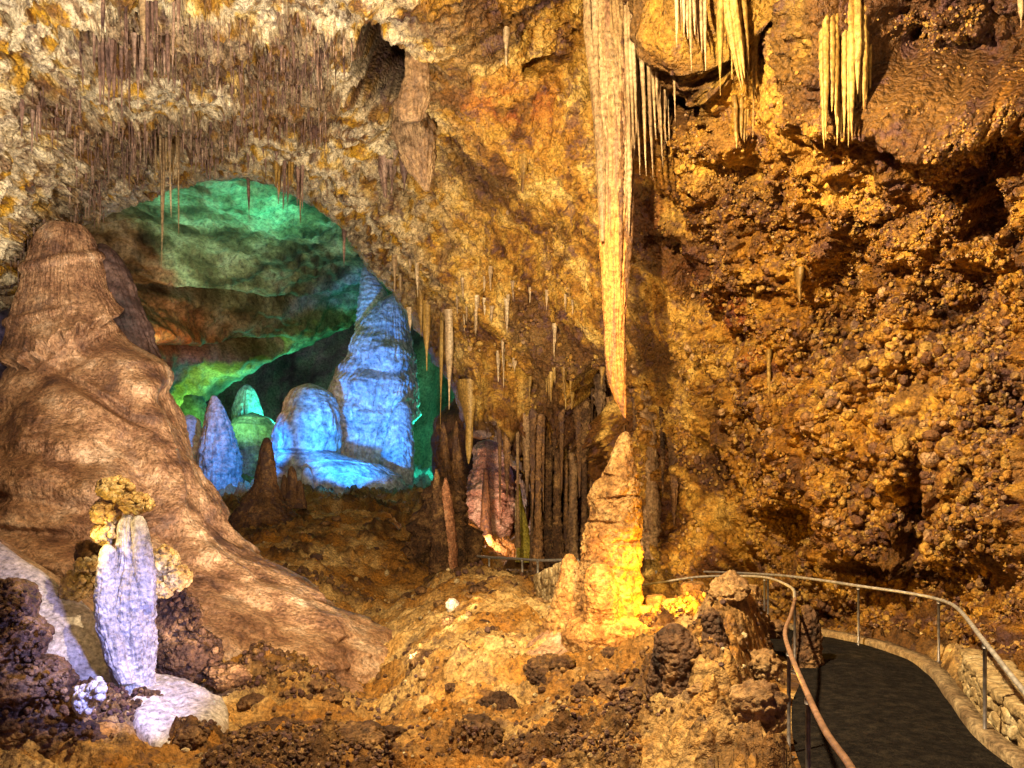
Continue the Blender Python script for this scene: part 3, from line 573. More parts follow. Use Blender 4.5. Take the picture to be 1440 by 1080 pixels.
# --- golden stalagmite in the centre right
gs = empty('golden_stalagmite', P(840, 930, 13.5)); setp(gs, 'tall golden layered stalagmite glowing above a yellow lamp, under the longest stalactite', 'stalagmite')
Fm('spire', gold_m, 13.6, [(608, 875, 884), (616, 868, 888), (640, 860, 890), (660, 852, 894), (680, 842, 898), (710, 833, 900), (750, 824, 900), (800, 814, 900), (850, 806, 900), (880, 800, 900), (905, 792, 900)], parent=gs, seg=260, step=1.1, lump=.05, lumpf=2.4, fbmA=.10, fl=.02, kn=.07, knf=3.5, terr=.03, terrf=3.6, seed=3, bul=[(850, 668, 22, 3, -.05, 8), (872, 700, 30, 3, -.05, -6), (850, 735, 26, 2.5, -.05, 4), (878, 762, 24, 3, -.05, -8), (870, 800, 30, 3, -.05, 5), (838, 690, 14, 24, .10, 0), (882, 735, 12, 24, .08, 0)])
Fm('bulb', gold_m, 12.75, [(792, 834, 852), (800, 824, 860), (820, 820, 868), (850, 820, 872), (875, 822, 870), (890, 832, 862)], parent=gs, seg=120, step=1.3, lump=.07, fbmA=.06, terr=.05, terrf=3, seed=6)
Fm('side_column', gold_m, 13.5, [(780, 795, 806), (792, 790, 814), (820, 783, 824), (860, 772, 828), (900, 756, 832), (930, 742, 834)], parent=gs, seg=120, step=1.3, lump=.1, fbmA=.07, terr=.06, seed=8)
Fm('foot', gold_m, 13.1, [(862, 820, 870), (870, 802, 896), (888, 790, 902), (908, 792, 900), (920, 800, 892), (930, 826, 872)], parent=gs, seg=140, step=1.2, lump=.2, fbmA=.08, kn=.04, seed=9)
Fm('root', tan_m, 13.3, [(850, 815, 850, 13.6), (880, 772, 870, 13.5), (910, 745, 880, 13.3), (940, 720, 900, 13.1), (970, 690, 920, 13.0)], parent=gs, seg=160, step=1.4, lump=.16, fbmA=.06, fl=.05, kn=.03, depth=.7, seed=10)
# --- longest stalactite
ls = empty('long_stalactite', P(858, -40, 14)); setp(ls, 'longest stalactite, fluted cream above and orange below, ending just over the golden stalagmite', 'stalactite')
def ls_col(V, x, y):
    t = ss(y+30*fbm(V*[6, 6, .6], 3), 230, 360); c_ = mixc(np.array([.34, .225, .11]), np.array([.66, .30, .08]), t)
    c_ = mixc(c_, np.array([.24, .13, .09]), ss(fbm(V*[9, 9, .25]+3, 3), 0, .25)*.75)
    return mixc(c_, np.array([.50, .38, .23]), ss(fbm(V*[7, 7, .3]+33, 3), .02, .25)*.7*(1-t))
dripc_m = M_rock('long_drip_calcite', attr=True, bump=.5, bscale=13, vor=.3, vscale=22, rough=.5, flute=.8)
Fm('shaft', dripc_m, 14, [(-260, 828, 882), (0, 828, 880), (60, 831, 882), (140, 837, 884), (220, 842, 885), (300, 845, 883), (360, 847, 880), (420, 850, 878), (470, 851, 877), (520, 854, 878), (550, 860, 879), (575, 872, 880), (588, 878, 880)], parent=ls, seg=160, step=1.6, lump=.07, lumpf=.6, fbmA=.04, fl=.26, flf=4.2, kn=.02, seed=1, colf=ls_col)
Fm('dark_flute', brown_m, 13.95, [(120, 872, 880), (180, 872, 888), (260, 874, 891), (330, 872, 890), (380, 874, 886), (420, 878, 882)], parent=ls, seg=60, fl=.2, lump=.1, seed=3)
Fm('ribbon', pale_m, 13.8, [(-260, 846, 858), (0, 846, 858), (35, 844, 862), (48, 840, 862), (80, 850, 872), (160, 860, 876), (240, 866, 874), (300, 866, 870)], parent=ls, seg=60, fl=.2, lump=.2, seed=5)
Fm('ribbon', pale_m, 13.8, [(-260, 820, 828), (40, 821, 831), (120, 830, 842), (200, 838, 852), (280, 842, 852), (340, 845, 850)], parent=ls, seg=60, fl=.2, lump=.12, seed=7)
for k_, (x0_, x1_, y1_) in enumerate([(880, 888, 330), (834, 841, 210), (868, 876, 400), (888, 896, 210)]):
    Fm('ribbon', pale_m if k_ != 2 else brown_m, 13.75, [(-260, x0_-2, x1_+2), (0, x0_-1, x1_+1), (y1_*.5, x0_, x1_+1), (y1_*.8, x0_+2, x1_), (y1_, x0_+4, x1_-3)], parent=ls, seg=40, fl=.25, lump=.35, lumpf=.6, seed=k_+11)
# --- white column in the left foreground
wc = empty('white_column_stalagmite', P(190, 985, 10.3)); setp(wc, 'white fluted stalagmite standing like a hand in the left foreground, lit by a cold lamp', 'stalagmite')
Fm('shaft', white_m, 10.3, [(724, 174, 184), (734, 168, 194), (760, 167, 200), (790, 166, 207), (815, 158, 211), (850, 148, 212), (900, 150, 213), (950, 162, 214), (985, 172, 214), (1010, 178, 213)], parent=wc, seg=220, step=1.2, lump=.10, lumpf=2.2, fbmA=.07, fl=.14, flf=5, kn=.05, knf=6, seed=2)
Fm('side_lobe', white_m, 10.05, [(766, 148, 155), (774, 142, 162), (800, 139, 163), (840, 134, 164), (880, 138, 172), (930, 152, 182), (960, 168, 190)], parent=wc, seg=100, step=1.2, lump=.08, fbmA=.08, fl=.12, kn=.06, seed=6)
Fm('side_lobe', white_m, 10.2, [(726, 190, 200), (736, 186, 205), (770, 188, 212), (810, 190, 218), (850, 195, 216)], parent=wc, seg=80, step=1.2, lump=.1, fbmA=.08, fl=.1, kn=.06, seed=9)
# --- flowstone mound it stands on
Fm('flowstone_mound', white_m, 11, [(755, -60, -10, 11.6), (790, -70, 30, 11.4), (850, -80, 110, 11.1), (900, -70, 155, 10.9), (950, -40, 190, 10.7), (1000, -20, 215, 10.5), (1040, 0, 225, 10.4)], 'bluish white smooth flowstone mound sloping down to the foot of the white stalagmite', 'flowstone', seg=220, step=1.5, lump=.12, fbmA=.035, fl=.02, depth=.55, seed=3)
Fm('flowstone_bank', M_rock('brown_flow', [(.1, .06, .045), (.26, .16, .1), (.42, .3, .2)], bump=.3, bscale=6), 12.6, [(738, -90, -30, 13), (765, -90, 8, 12.9), (800, -90, 55, 12.7), (840, -90, 110, 12.5), (880, -80, 160, 12.3), (930, -60, 190, 12.1)], 'smooth brown flowstone bank running behind the bluish white mound', 'flowstone', seg=200, step=1.6, lump=.1, fbmA=.03, depth=.5, seed=8)
def slab(name, mat, pts, th, label, cat, **kw):
    """low irregular slab: outline in photo pixels with distances"""
    c0 = np.mean([P(*p) for p in pts], axis=0); ring = dense(np.array([P(*p) for p in pts+[pts[0]]]), 120)[:-1]
    V = []; nr = 30
    for k in range(nr+1):
        t = k/nr
        for q in ring:
            V.append(c0+(q-c0)*t+np.array([0, 0, th*math.sqrt(max(0, 1-t**4))]))
    for k in range(1, 5):
        for q in ring: V.append(q+np.array([0, 0, -th*.5*k]))
    V = np.array(V); V[:, 2] += .12*fbm(V*1.8, 4)+.05*ridge(V*3, 3)+.03*knobs(V*5)-.02
    fc = [tuple(f) for f in gridfaces(nr+5, len(ring), True)]
    o = mk(name, V-c0, fc, mat); o.location = c0; setp(o, label, cat, **kw); return o
slab('flowstone_slab', white_m, [(150, 985, 10.2), (210, 955, 11.0), (265, 968, 10.9), (318, 1000, 10.2), (312, 1030, 9.5), (285, 1052, 9.1), (225, 1056, 9.0), (180, 1020, 9.4)], .17, 'flat whitish slab of flowstone spread in front of the white stalagmite', 'flowstone')

# --- far chamber stalagmites
gd = empty('giant_blue_dome', P(520, 650, 58)); setp(gd, 'largest stalagmite of the far chamber, a blue lit dome with a pale spire', 'stalagmite')
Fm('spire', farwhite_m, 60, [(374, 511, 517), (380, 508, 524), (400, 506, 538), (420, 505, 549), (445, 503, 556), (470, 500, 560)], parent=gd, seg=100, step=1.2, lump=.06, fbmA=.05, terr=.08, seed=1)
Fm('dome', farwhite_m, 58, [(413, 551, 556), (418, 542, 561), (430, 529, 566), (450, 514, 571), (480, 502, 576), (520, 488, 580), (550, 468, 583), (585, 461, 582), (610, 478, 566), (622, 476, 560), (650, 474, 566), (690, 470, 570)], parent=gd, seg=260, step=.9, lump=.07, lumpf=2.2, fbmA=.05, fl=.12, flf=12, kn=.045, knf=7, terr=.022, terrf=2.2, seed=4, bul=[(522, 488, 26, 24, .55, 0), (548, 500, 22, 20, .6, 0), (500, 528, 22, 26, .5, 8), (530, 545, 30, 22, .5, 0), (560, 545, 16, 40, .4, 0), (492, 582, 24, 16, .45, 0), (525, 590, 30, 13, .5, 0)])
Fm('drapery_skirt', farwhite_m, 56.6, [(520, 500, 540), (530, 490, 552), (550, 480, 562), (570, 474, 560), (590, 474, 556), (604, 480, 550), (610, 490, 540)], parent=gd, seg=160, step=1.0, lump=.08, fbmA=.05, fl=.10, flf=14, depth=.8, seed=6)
FS = [
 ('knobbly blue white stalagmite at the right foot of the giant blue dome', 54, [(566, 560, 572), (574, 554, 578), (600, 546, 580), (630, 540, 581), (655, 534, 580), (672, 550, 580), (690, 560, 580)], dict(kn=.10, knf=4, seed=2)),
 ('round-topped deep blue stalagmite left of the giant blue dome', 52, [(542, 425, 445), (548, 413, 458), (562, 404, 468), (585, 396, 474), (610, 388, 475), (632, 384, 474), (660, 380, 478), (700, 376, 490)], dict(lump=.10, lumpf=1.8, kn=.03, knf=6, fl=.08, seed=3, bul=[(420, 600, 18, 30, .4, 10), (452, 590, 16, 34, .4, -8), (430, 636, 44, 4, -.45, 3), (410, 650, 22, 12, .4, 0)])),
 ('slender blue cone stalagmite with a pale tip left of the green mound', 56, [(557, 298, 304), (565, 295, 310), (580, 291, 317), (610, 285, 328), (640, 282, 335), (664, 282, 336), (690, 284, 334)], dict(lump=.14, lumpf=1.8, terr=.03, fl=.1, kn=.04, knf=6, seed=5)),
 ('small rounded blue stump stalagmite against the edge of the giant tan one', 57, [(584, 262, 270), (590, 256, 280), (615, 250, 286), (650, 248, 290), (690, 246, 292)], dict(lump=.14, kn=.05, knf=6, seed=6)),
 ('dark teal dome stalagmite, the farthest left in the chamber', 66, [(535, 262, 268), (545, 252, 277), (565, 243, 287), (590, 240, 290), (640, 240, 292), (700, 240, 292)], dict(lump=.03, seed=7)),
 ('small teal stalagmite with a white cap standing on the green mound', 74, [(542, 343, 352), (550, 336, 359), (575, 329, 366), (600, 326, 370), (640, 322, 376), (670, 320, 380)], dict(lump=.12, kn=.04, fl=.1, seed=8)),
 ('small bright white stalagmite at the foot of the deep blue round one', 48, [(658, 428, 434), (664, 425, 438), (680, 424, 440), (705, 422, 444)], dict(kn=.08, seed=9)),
]
for lab, Yd, rows, kw in FS:
    m = farwhite_m
    if 'dark teal' in lab: m = M_rock('dark_teal_rock', [(.05, .06, .06), (.1, .12, .12), (.15, .17, .17)], scale=.5, bump=.6, bscale=2, fine=8)
    Fm('stalagmite', m, Yd, rows, lab, 'stalagmite', seg=120, step=1.0, **{**dict(fbmA=.05, fl=.04), **kw})
Fm('flowstone_mound', farwhite_m, 70, [(588, 330, 380), (600, 318, 392), (625, 322, 400), (650, 330, 410), (680, 335, 420)], 'low green lit flowstone mound under the white capped teal stalagmite', 'flowstone', seg=120, step=1, terr=.04, terrf=4, lump=.08, depth=.8, seed=2)
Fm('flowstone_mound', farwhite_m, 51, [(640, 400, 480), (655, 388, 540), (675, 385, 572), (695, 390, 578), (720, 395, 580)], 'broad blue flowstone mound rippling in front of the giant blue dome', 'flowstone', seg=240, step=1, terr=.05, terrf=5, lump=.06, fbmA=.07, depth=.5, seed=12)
Fm('niche_wall', brown_m, 47, [(560, 640, 760), (600, 610, 790), (700, 600, 800), (800, 590, 810), (840, 580, 810)], kind='structure', label=None, seg=160, kn=.06, knf=5, lump=.2, depth=.5, seed=3)['kind'] = 'structure'
# brown stalagmites on the valley's crest
Fm('stalagmite', brown_m, 34, [(616, 372, 378), (622, 368, 382), (650, 363, 386), (680, 358, 389), (700, 346, 396), (722, 330, 412), (745, 318, 430)], 'brown cone stalagmite with a flared foot on the crest before the blue chamber', 'stalagmite', seg=120, step=1.2, kn=.06, seed=2)
Fm('stalagmite', brown_m, 36, [(656, 408, 412), (662, 405, 416), (690, 402, 420), (715, 398, 424)], 'tallest of the three little brown spikes on the crest', 'stalagmite', group='three brown spikes on the crest', seg=48, kn=.08, seed=3)
Fm('stalagmite', brown_m, 36, [(668, 398, 401), (674, 396, 404), (700, 393, 407), (715, 390, 410)], 'left of the three little brown spikes on the crest', 'stalagmite', group='three brown spikes on the crest', seg=48, kn=.08, seed=4)
Fm('stalagmite', brown_m, 36, [(676, 419, 423), (682, 417, 426), (700, 415, 429), (715, 412, 432)], 'right of the three little brown spikes on the crest', 'stalagmite', group='three brown spikes on the crest', seg=48, kn=.08, seed=5)
# castle of dark stalagmites right of the opening
Fm('stalagmite', brown_m, 31, [(594, 622, 624), (602, 620, 627), (640, 619, 631), (680, 618, 638), (730, 614, 644), (800, 606, 640), (850, 600, 640)], 'dark brown jagged stalagmite, left of the twin tips beside the opening', 'stalagmite', seg=120, kn=.2, knf=3, lump=.4, lumpf=2, seed=6)
Fm('stalagmite', brown_m, 31.5, [(592, 641, 643), (602, 638, 645), (640, 636, 649), (680, 634, 654), (740, 632, 656), (800, 626, 652)], 'dark brown jagged stalagmite, right of the twin tips beside the opening', 'stalagmite', seg=120, kn=.2, knf=3, lump=.4, lumpf=2, seed=7)
Fm('stalagmite', M_rock('red_rock', [(.16, .07, .04), (.38, .17, .09), (.6, .34, .2)], scale=2, bump=.7, bscale=6, vor=.4, vscale=7), 27.2, [(672, 625, 628), (690, 621, 633), (720, 617, 638), (750, 620, 641), (800, 616, 644), (850, 612, 650)], 'thin reddish spike in front of the dark twin stalagmites', 'stalagmite', seg=70, kn=.1, seed=8)
Fm('rock_mass', dark_m, 29.5, [(676, 606, 640), (700, 590, 652), (740, 578, 658), (790, 566, 662), (850, 556, 668)], 'dark lumpy rock mass under the twin jagged tips', 'rock', seg=200, kn=.12, knf=3.5, lump=.5, lumpf=2, fbmA=.15, depth=.6, seed=21)
Fm('stalagmite', dark_m, 28, [(738, 632, 645), (748, 628, 652), (775, 626, 656), (810, 622, 656), (830, 615, 660)], 'stubby dark stalagmite beside the end of the far railing', 'stalagmite', seg=90, kn=.14, lump=.2, seed=9)
Fm('stalagmite', dark_m, 27, [(660, 612, 616), (700, 608, 622), (760, 606, 630), (820, 604, 634), (850, 600, 640)], 'tall dark pillar left of the far railing', 'stalagmite', seg=90, kn=.14, lump=.2, seed=10)
Fm('flowstone', pink_m, 42, [(622, 672, 700), (632, 664, 714), (655, 668, 716), (680, 662, 722), (710, 640, 726), (740, 630, 722), (765, 640, 710), (800, 640, 700)], 'pink and white flowstone mass glowing in the niche above the far railing', 'flowstone', seg=160, step=1.1, kn=.12, knf=4.5, lump=.25, seed=11)
Fm('column', brown_m, 39.5, [(660, 680, 686), (690, 678, 688), (730, 676, 690), (770, 672, 694), (790, 668, 698)], 'dark narrow pillar dividing the pink flowstone', 'column', seg=60, kn=.08, seed=12)
Fm('column', M_rock('sulphur_yellow', [(.3, .22, .03), (.55, .45, .06), (.7, .62, .15)], scale=1.5, bump=.8, bscale=6, vor=.5, vscale=7), WD(738, range(690, 780, 10)), [(682, 727, 731), (705, 725, 735), (735, 725, 741), (765, 726, 747), (790, 726, 750)], 'mustard yellow pillar behind the far railing', 'column', seg=70, kn=.14, seed=13)
# columns of the dark curtain, and free hanging ones
colrows = [(703, 590, 720, 5), (728, 600, 745, 6), (749, 560, 720, 7), (764, 570, 720, 6), (790, 560, 690, 8), (815, 575, 700, 6), (838, 620, 800, 6), (826, 650, 800, 5), (748, 640, 795, 7), (877, 620, 760, 7), (713, 600, 700, 8), (741, 590, 700, 9), (757, 580, 795, 15), (771, 600, 800, 10), (784, 590, 790, 9), (796, 610, 770, 7), (806, 600, 795, 10), (822, 590, 790, 8), (832, 600, 780, 7), (846, 560, 640, 9), (905, 560, 740, 9), (918, 570, 760, 12), (932, 545, 700, 8), (893, 545, 640, 6), (948, 600, 740, 9), (928, 640, 740, 10), (868, 560, 640, 7)]
for k, (x, y0, y1, w) in enumerate(colrows):
    Yd = max(17, min(WD(x, range(y0, y1, 12), .15), 35)); h = y1-y0
    hang = y1 < 745
    Yt = max(Yd, wallp(x, y0-30)[1]+.5); w = w*random.uniform(.45, 1.2); e1 = w*random.uniform(-.5, .5)
    cm = random.choice([brown_m, brown_m, lobe_m, dark_m])
    if hang: rows = [(y0-34, x-w*.9, x+w*.9, Yt), (y0, x-w*.9+e1, x+w*.9+e1), (y0+h*.3, x-w*.6, x+w*.6), (y0+h*.7, x-w*.35, x+w*.35), (y1-5, x-w*.12, x+w*.14), (y1, x-.3, x+.3)]
    else: rows = [(y0-34, x-w*.9, x+w*.9, Yt), (y0, x-w*.8+e1, x+w*.8+e1), (y0+h*.3, x-w*.45, x+w*.5), (y0+h*.6, x-w*.5, x+w*.42), (y1-8, x-w*.8, x+w*.8), (y1+25, x-w*1.2, x+w*1.2)]
    Fm('hanging_stalactite' if hang else 'column', cm, Yd, rows, ('dark brown stalactite hanging in the curtain between the far railing and the golden stalagmite' if x < 870 else 'brown stalactite hanging on the wall right of the longest stalactite') if hang else
       ('slim ribbed brown column of the dark curtain behind the far railing' if x < 870 else 'brown column on the wall right of the golden stalagmite'), 'stalactite' if hang else 'column', group='columns and stalactites of the dark curtain' if x < 870 else 'drips on the wall right of the longest stalactite', seg=60, lump=.5, lumpf=1.3, fl=.3, kn=.2, knf=3, seed=k*1.7)
# foreground dark pillars by the path
Fm('stalagmite', dark_m, 8.6, [(878, 938, 956), (890, 926, 972), (920, 918, 988), (960, 914, 996), (1000, 910, 992), (1040, 906, 985), (1090, 902, 985), (1130, 900, 990)], 'broad dark coral-crusted stalagmite stump at the bottom edge, left of the path', 'stalagmite', seg=260, step=1.2, kn=.04, knf=8, lump=.2, lumpf=2.2, fbmA=.10, seed=3)
Fm('stalagmite', dark_m, 9.0, [(854, 994, 1002), (862, 988, 1012), (900, 984, 1022), (940, 982, 1026), (980, 980, 1022), (1040, 970, 1020)], 'narrow dark round-topped stalagmite beside the broad stump near the path', 'stalagmite', seg=120, step=1.4, kn=.06, knf=7, lump=.2, fbmA=.1, seed=4)
Fm('stalagmite', dark_m, 11.5, [(852, 1128, 1140), (862, 1122, 1150), (900, 1118, 1154), (940, 1112, 1156), (960, 1110, 1158)], 'dark rock stump on the left edge of the path behind the railing', 'stalagmite', seg=120, step=1.4, kn=.06, knf=7, lump=.22, fbmA=.1, seed=5)

# ------------------------------------------------------------------ hanging things on the ceiling
def drip_mesh(name, mat, L=1., r=.05, seg=10, n=16, bulge=0., seed=0, wob=.15):
    z = np.linspace(0, 1, n); rad = r*((1-z)**.75*.85+.15*(1-z)+bulge*np.sin(z*9+seed)*.12); rad = np.maximum(rad, r*.05)
    V = []; 
    for k in range(n):
        ox = wob*r*math.sin(z[k]*3.1+seed); oy = wob*r*math.cos(z[k]*2.3+seed*2)
        for j in range(seg):
            a = 2*math.pi*j/seg; rr = rad[k]*(1+.14*math.sin(3*a+seed)+.09*math.sin(5*a+seed*3+z[k]*4))
            V.append((ox+rr*math.cos(a), oy+rr*math.sin(a), -z[k]*L))
    fc = [tuple(f) for f in gridfaces(n, seg, True)]+[tuple(range(seg)), tuple(range(n*seg-1, (n-1)*seg-1, -1))]
    me = mk(name, V, fc, mat); return me
protos = {}
def drip(px, py, len_px, w_px, mat, label, group=None, name='stalactite', sink=.25, cat='stalactite'):
    key = (mat.name, random.randrange(4)); p = wallp(px, py)
    if py <= 0:
        yd0 = WD(px, range(-30, int(min(len_px, 200)), 10), .12, 4); py -= 60; len_px += 60; w_px *= 1.6; p = P(px, py, yd0)
    Yd = p[1]-.05; s = Yd/F
    if key not in protos:
        protos[key] = drip_mesh(name, mat, 1, .5, 12, 20, 1., key[1]*1.9+.3).data
        bpy.data.objects.remove([o for o in bpy.data.objects if o.data == protos[key]][0])
    o = bpy.data.objects.new(name, protos[key]); COL.objects.link(o)
    o.location = (p[0], Yd, p[2]+sink*min(1, len_px*s*.3)); o.scale = (w_px*s, w_px*s, len_px*s+sink*min(1, len_px*s*.3)); o.rotation_euler = (random.uniform(-.02, .02), random.uniform(-.02, .02), random.uniform(0, 6))
    setp(o, label, cat, group); return o
clusters = [  # cx, cy, spread x, spread y, count, len range, width range, material, what
 (185, 6, 68, 10, 34, (40, 110), (4, 9), straw_m, 'brown pointed stalactite in the dense bunch at the top left edge'),
 (228, 168, 16, 8, 12, (50, 150), (3, 6), pale_m, 'long pale soda straw in the bunch hanging over the left of the arch'),
 (415, 212, 26, 8, 12, (35, 70), (4, 8), straw_m, 'brown stalactite in the bunch over the top right of the arch'),
 (404, 208, 14, 6, 7, (25, 48), (5, 8), yellow_m, 'mustard yellow drip in the bunch above the arch'),
 (20, 125, 22, 8, 12, (25, 75), (3, 6), straw_m, 'brown drip in the fringe at the left edge'),
 (120, 160, 60, 16, 22, (14, 45), (2.5, 5), straw_m, 'small brown straw in the patch left above the arch'),
 (250, 150, 90, 12, 36, (14, 42), (2.5, 5), straw_m, 'small brown straw in the dark patch directly above the arch'),
 (330, 195, 70, 10, 20, (10, 34), (2.5, 5), straw_m, 'small brown straw close above the arch crown'),
 (385, 85, 45, 25, 22, (14, 45), (2.5, 5), straw_m, 'small purple brown straw on the ceiling left of the dark pit'),
 (440, 30, 50, 20, 20, (14, 45), (3, 6), straw_m, 'purple brown straw at the top edge left of the dark pit'),
 (640, 395, 70, 50, 16, (18, 50), (4, 8), pale_m, 'pale drip on the underside of the arch leg'),
 (760, 440, 60, 60, 14, (18, 48), (4, 9), pale_m, 'pale drip on the rock left of the longest stalactite'),
 (930, 95, 46, 30, 26, (30, 100), (3, 8), pale_m, 'cream fringe stalactite right of the longest stalactite'),
 (800, 520, 60, 20, 14, (18, 50), (4, 8), yellow_m, 'tan drip above the dark curtain'),
 (570, 215, 26, 14, 12, (30, 60), (8, 16), straw_m, 'broad drooping lobe under the dark pit'),
 (1105, -10, 95, 8, 34, (70, 210), (5, 11), yellow_m, 'yellow rod in the row hanging from the top edge right of the slanted drapery'),
 (905, -10, 55, 8, 18, (80, 230), (4, 9), pale_m, 'cream rod in the fringe hanging from the top edge beside the longest stalactite'),
 (860, 560, 40, 10, 12, (25, 60), (4, 8), brown_m, 'dark drip at the top of the curtain'),
]
for (cx, cy, sx, sy, n, lr, wr, mt, lab) in clusters:
    for k in range(n):
        x = cx+sx*random.uniform(-1, 1); y = cy+sy*random.uniform(-1, 1); t = random.random()**1.7
        drip(x, y, lr[0]+(lr[1]-lr[0])*t, wr[0]+(wr[1]-wr[0])*random.random(), mt, lab, lab.replace(' in the', 's of the', 1) if ' in the' in lab else 'group of '+lab.split(' on ')[0])
singles = [
 (176, 30, 92, 8, straw_m, 'long dark needle, the lowest tip of the bunch at the top left'),
 (208, 0, 62, 20, pale_m, 'thick whitish cone in the bunch at the top left'),
 (219, 180, 172, 7, pale_m, 'longest pale straw reaching down across the green chamber at the left'),
 (349, 246, 62, 5, straw_m, 'single thin straw hanging from the crown of the arch against the green'),
 (424, 272, 40, 4, pale_m, 'tiny pale straw on the right of the arch crown'),
 (491, 320, 50, 6, straw_m, 'short straw hanging near the tip of the blue spire'),
 (124, 272, 44, 13, pale_m, 'stubby greyish stalactite on the left shoulder of the arch'),
 (612, 425, 92, 14, yellow_m, 'pointed tan stalactite on the lip of the arch leg'),
 (600, 410, 60, 14, yellow_m, 'short tan stalactite left of the pointed one on the arch lip'),
 (632, 440, 160, 7, yellow_m, 'very thin long stalactite ending over the dark twin stalagmites'),
 (645, 440, 130, 14, pale_m, 'broad tapering stalactite right of the very thin one on the arch leg'),
 (668, 540, 110, 26, yellow_m, 'wide orange tan stalactite at the foot of the arch leg'),
 (728, 415, 50, 8, pale_m, 'cream drip in the middle of the arch leg'),
 (1131, 0, 190, 12, yellow_m, 'long crooked yellow stalactite at the top right'),
 (1124, 0, 135, 10, pale_m, 'cream rod left of the long crooked yellow stalactite'),
 (1096, 0, 110, 11, yellow_m, 'straight cream rod hanging left of the fluted drapery'),
 (1022, 0, 70, 8, yellow_m, 'yellow rod beside the slanted yellow drapery'),
 (1030, 0, 62, 7, pale_m, 'pale rod beside the slanted yellow drapery'),
 (1042, 0, 60, 7, yellow_m, 'second yellow rod beside the slanted yellow drapery'),
 (1068, 0, 50, 7, pale_m, 'short pale rod between the yellow rods at the top right'),
 (968, 0, 58, 8, yellow_m, 'short greenish yellow drip at the top, left of the slanted drapery'),
 (1150, 0, 40, 6, pale_m, 'short white rod left of the wide fluted drapery'),
 (1421, 22, 40, 9, pale_m, 'lone pale stalactite in the dark alcove at the top right'),
 (1104, 490, 70, 9, yellow_m, 'yellow drip running down the popcorn wall'),
 (1095, 590, 70, 12, yellow_m, 'lower yellow drip on the popcorn wall'),
 (1152, 365, 45, 14, yellow_m, 'short orange yellow drip over the dark cleft of the popcorn wall'),
 (740, 210, 50, 14, yellow_m, 'tan drapery point in the middle of the ceiling'),
 (932, 150, 100, 7, pale_m, 'longest rod of the cream fringe right of the longest stalactite'),
 (700, 30, 50, 10, pale_m, 'pale drip high in the middle of the ceiling'),
]
for (x, y, l, w, mt, lab) in singles: drip(x, y, l, w, mt, lab)
def folded(name, label, Yd, folds, mat, seed=0, cat='drapery'):
    """hanging sheet of separate folds; fold = (x_top, x_bottom, y_top, y_bottom, width)"""
    e = empty(name, P(np.mean([f[0] for f in folds]), folds[0][2], Yd)); setp(e, label, cat); r = np.random.default_rng(seed)
    for k, (xa, xb, ya, yb, w_) in enumerate(folds):
        q = []
        for t in (0, .25, .5, .75, .92, 1):
            x_ = xa+(xb-xa)*t+r.uniform(-.6, .6); ww = w_*(1-.35*t)*(.9+.3*r.random()) if t < .9 else (w_*.35 if t < 1 else .6)
            q.append((ya+(yb-ya)*t, x_-ww/2, x_+ww/2))
        Fm('fold', mat, Yd+r.uniform(-.16, .16), q, parent=e, seg=22, step=3, lump=.22, lumpf=.8, fl=.25, flf=1.6, fbmA=.06, seed=seed+k*1.3)
    return e
rr_ = np.random.default_rng(3)
folded('slanted_drapery', 'slanted yellow drapery tapering to a blunt tip at the top right', WD(1030, range(-60, 130, 8), .15, 16), [(996+k*6, 1038+k*2.2, -110, 108+rr_.uniform(0, 24), 9) for k in range(8)], yellow_m, 2)
folded('hanging_drapery', 'small yellow fringe hanging below the slanted drapery', WD(1044, range(130, 220, 10)), [(1033+k*4.5, 1036+k*3.5, 134, 180+rr_.uniform(0, 40), 6) for k in range(5)], yellow_m, 3)
folded('fluted_drapery', 'wide fluted yellow drapery at the top right beside the alcove', WD(1182, range(-110, 230, 8), .05, 18), [(1156+k*4.4, 1158+k*4.3+rr_.uniform(-2, 2), -130, 120+rr_.uniform(0, 120), 6+rr_.uniform(0, 6)) for k in range(16)], yellow_m, 5)
folded('fringe_curtain', 'cream curtain of thin strands slanting away right of the longest stalactite', min(14.2, WD(905, range(-40, 200, 10), .1, 20)), [(876+k*4, 886+k*4.6, -110, 120+rr_.uniform(0, 150)-abs(k-5)*6, 5.5) for k in range(14)], pale_m, 7)
folded('fringe_curtain', 'pale ragged curtain on the rock farther right, above the reddish patch', WD(975, range(-40, 130, 10), .1, 20), [(950+k*5, 952+k*5, -60, 40+rr_.uniform(0, 70), 4.5) for k in range(9)], pale_m, 9)
Fm('lobed_drapery', lobe_m, WD(582, range(140, 260, 10)), [(138, 566, 586), (150, 560, 600), (175, 558, 604), (200, 562, 606), (230, 572, 606), (250, 584, 604), (268, 597, 603)], 'drooping brown lobed drapery under the dark pit in the ceiling', 'drapery', seg=160, fl=.4, flf=5, kn=.06, lump=.3, seed=7)
Fm('lobed_drapery', lobe_m, WD(590, range(60, 160, 10), 0), [(50, 574, 596), (80, 572, 602), (120, 566, 602), (150, 560, 598), (170, 562, 590)], 'thin brown drapery edge bordering the right of the dark pit', 'drapery', seg=90, fl=.16, flf=5, lump=.2, depth=.5, seed=8)

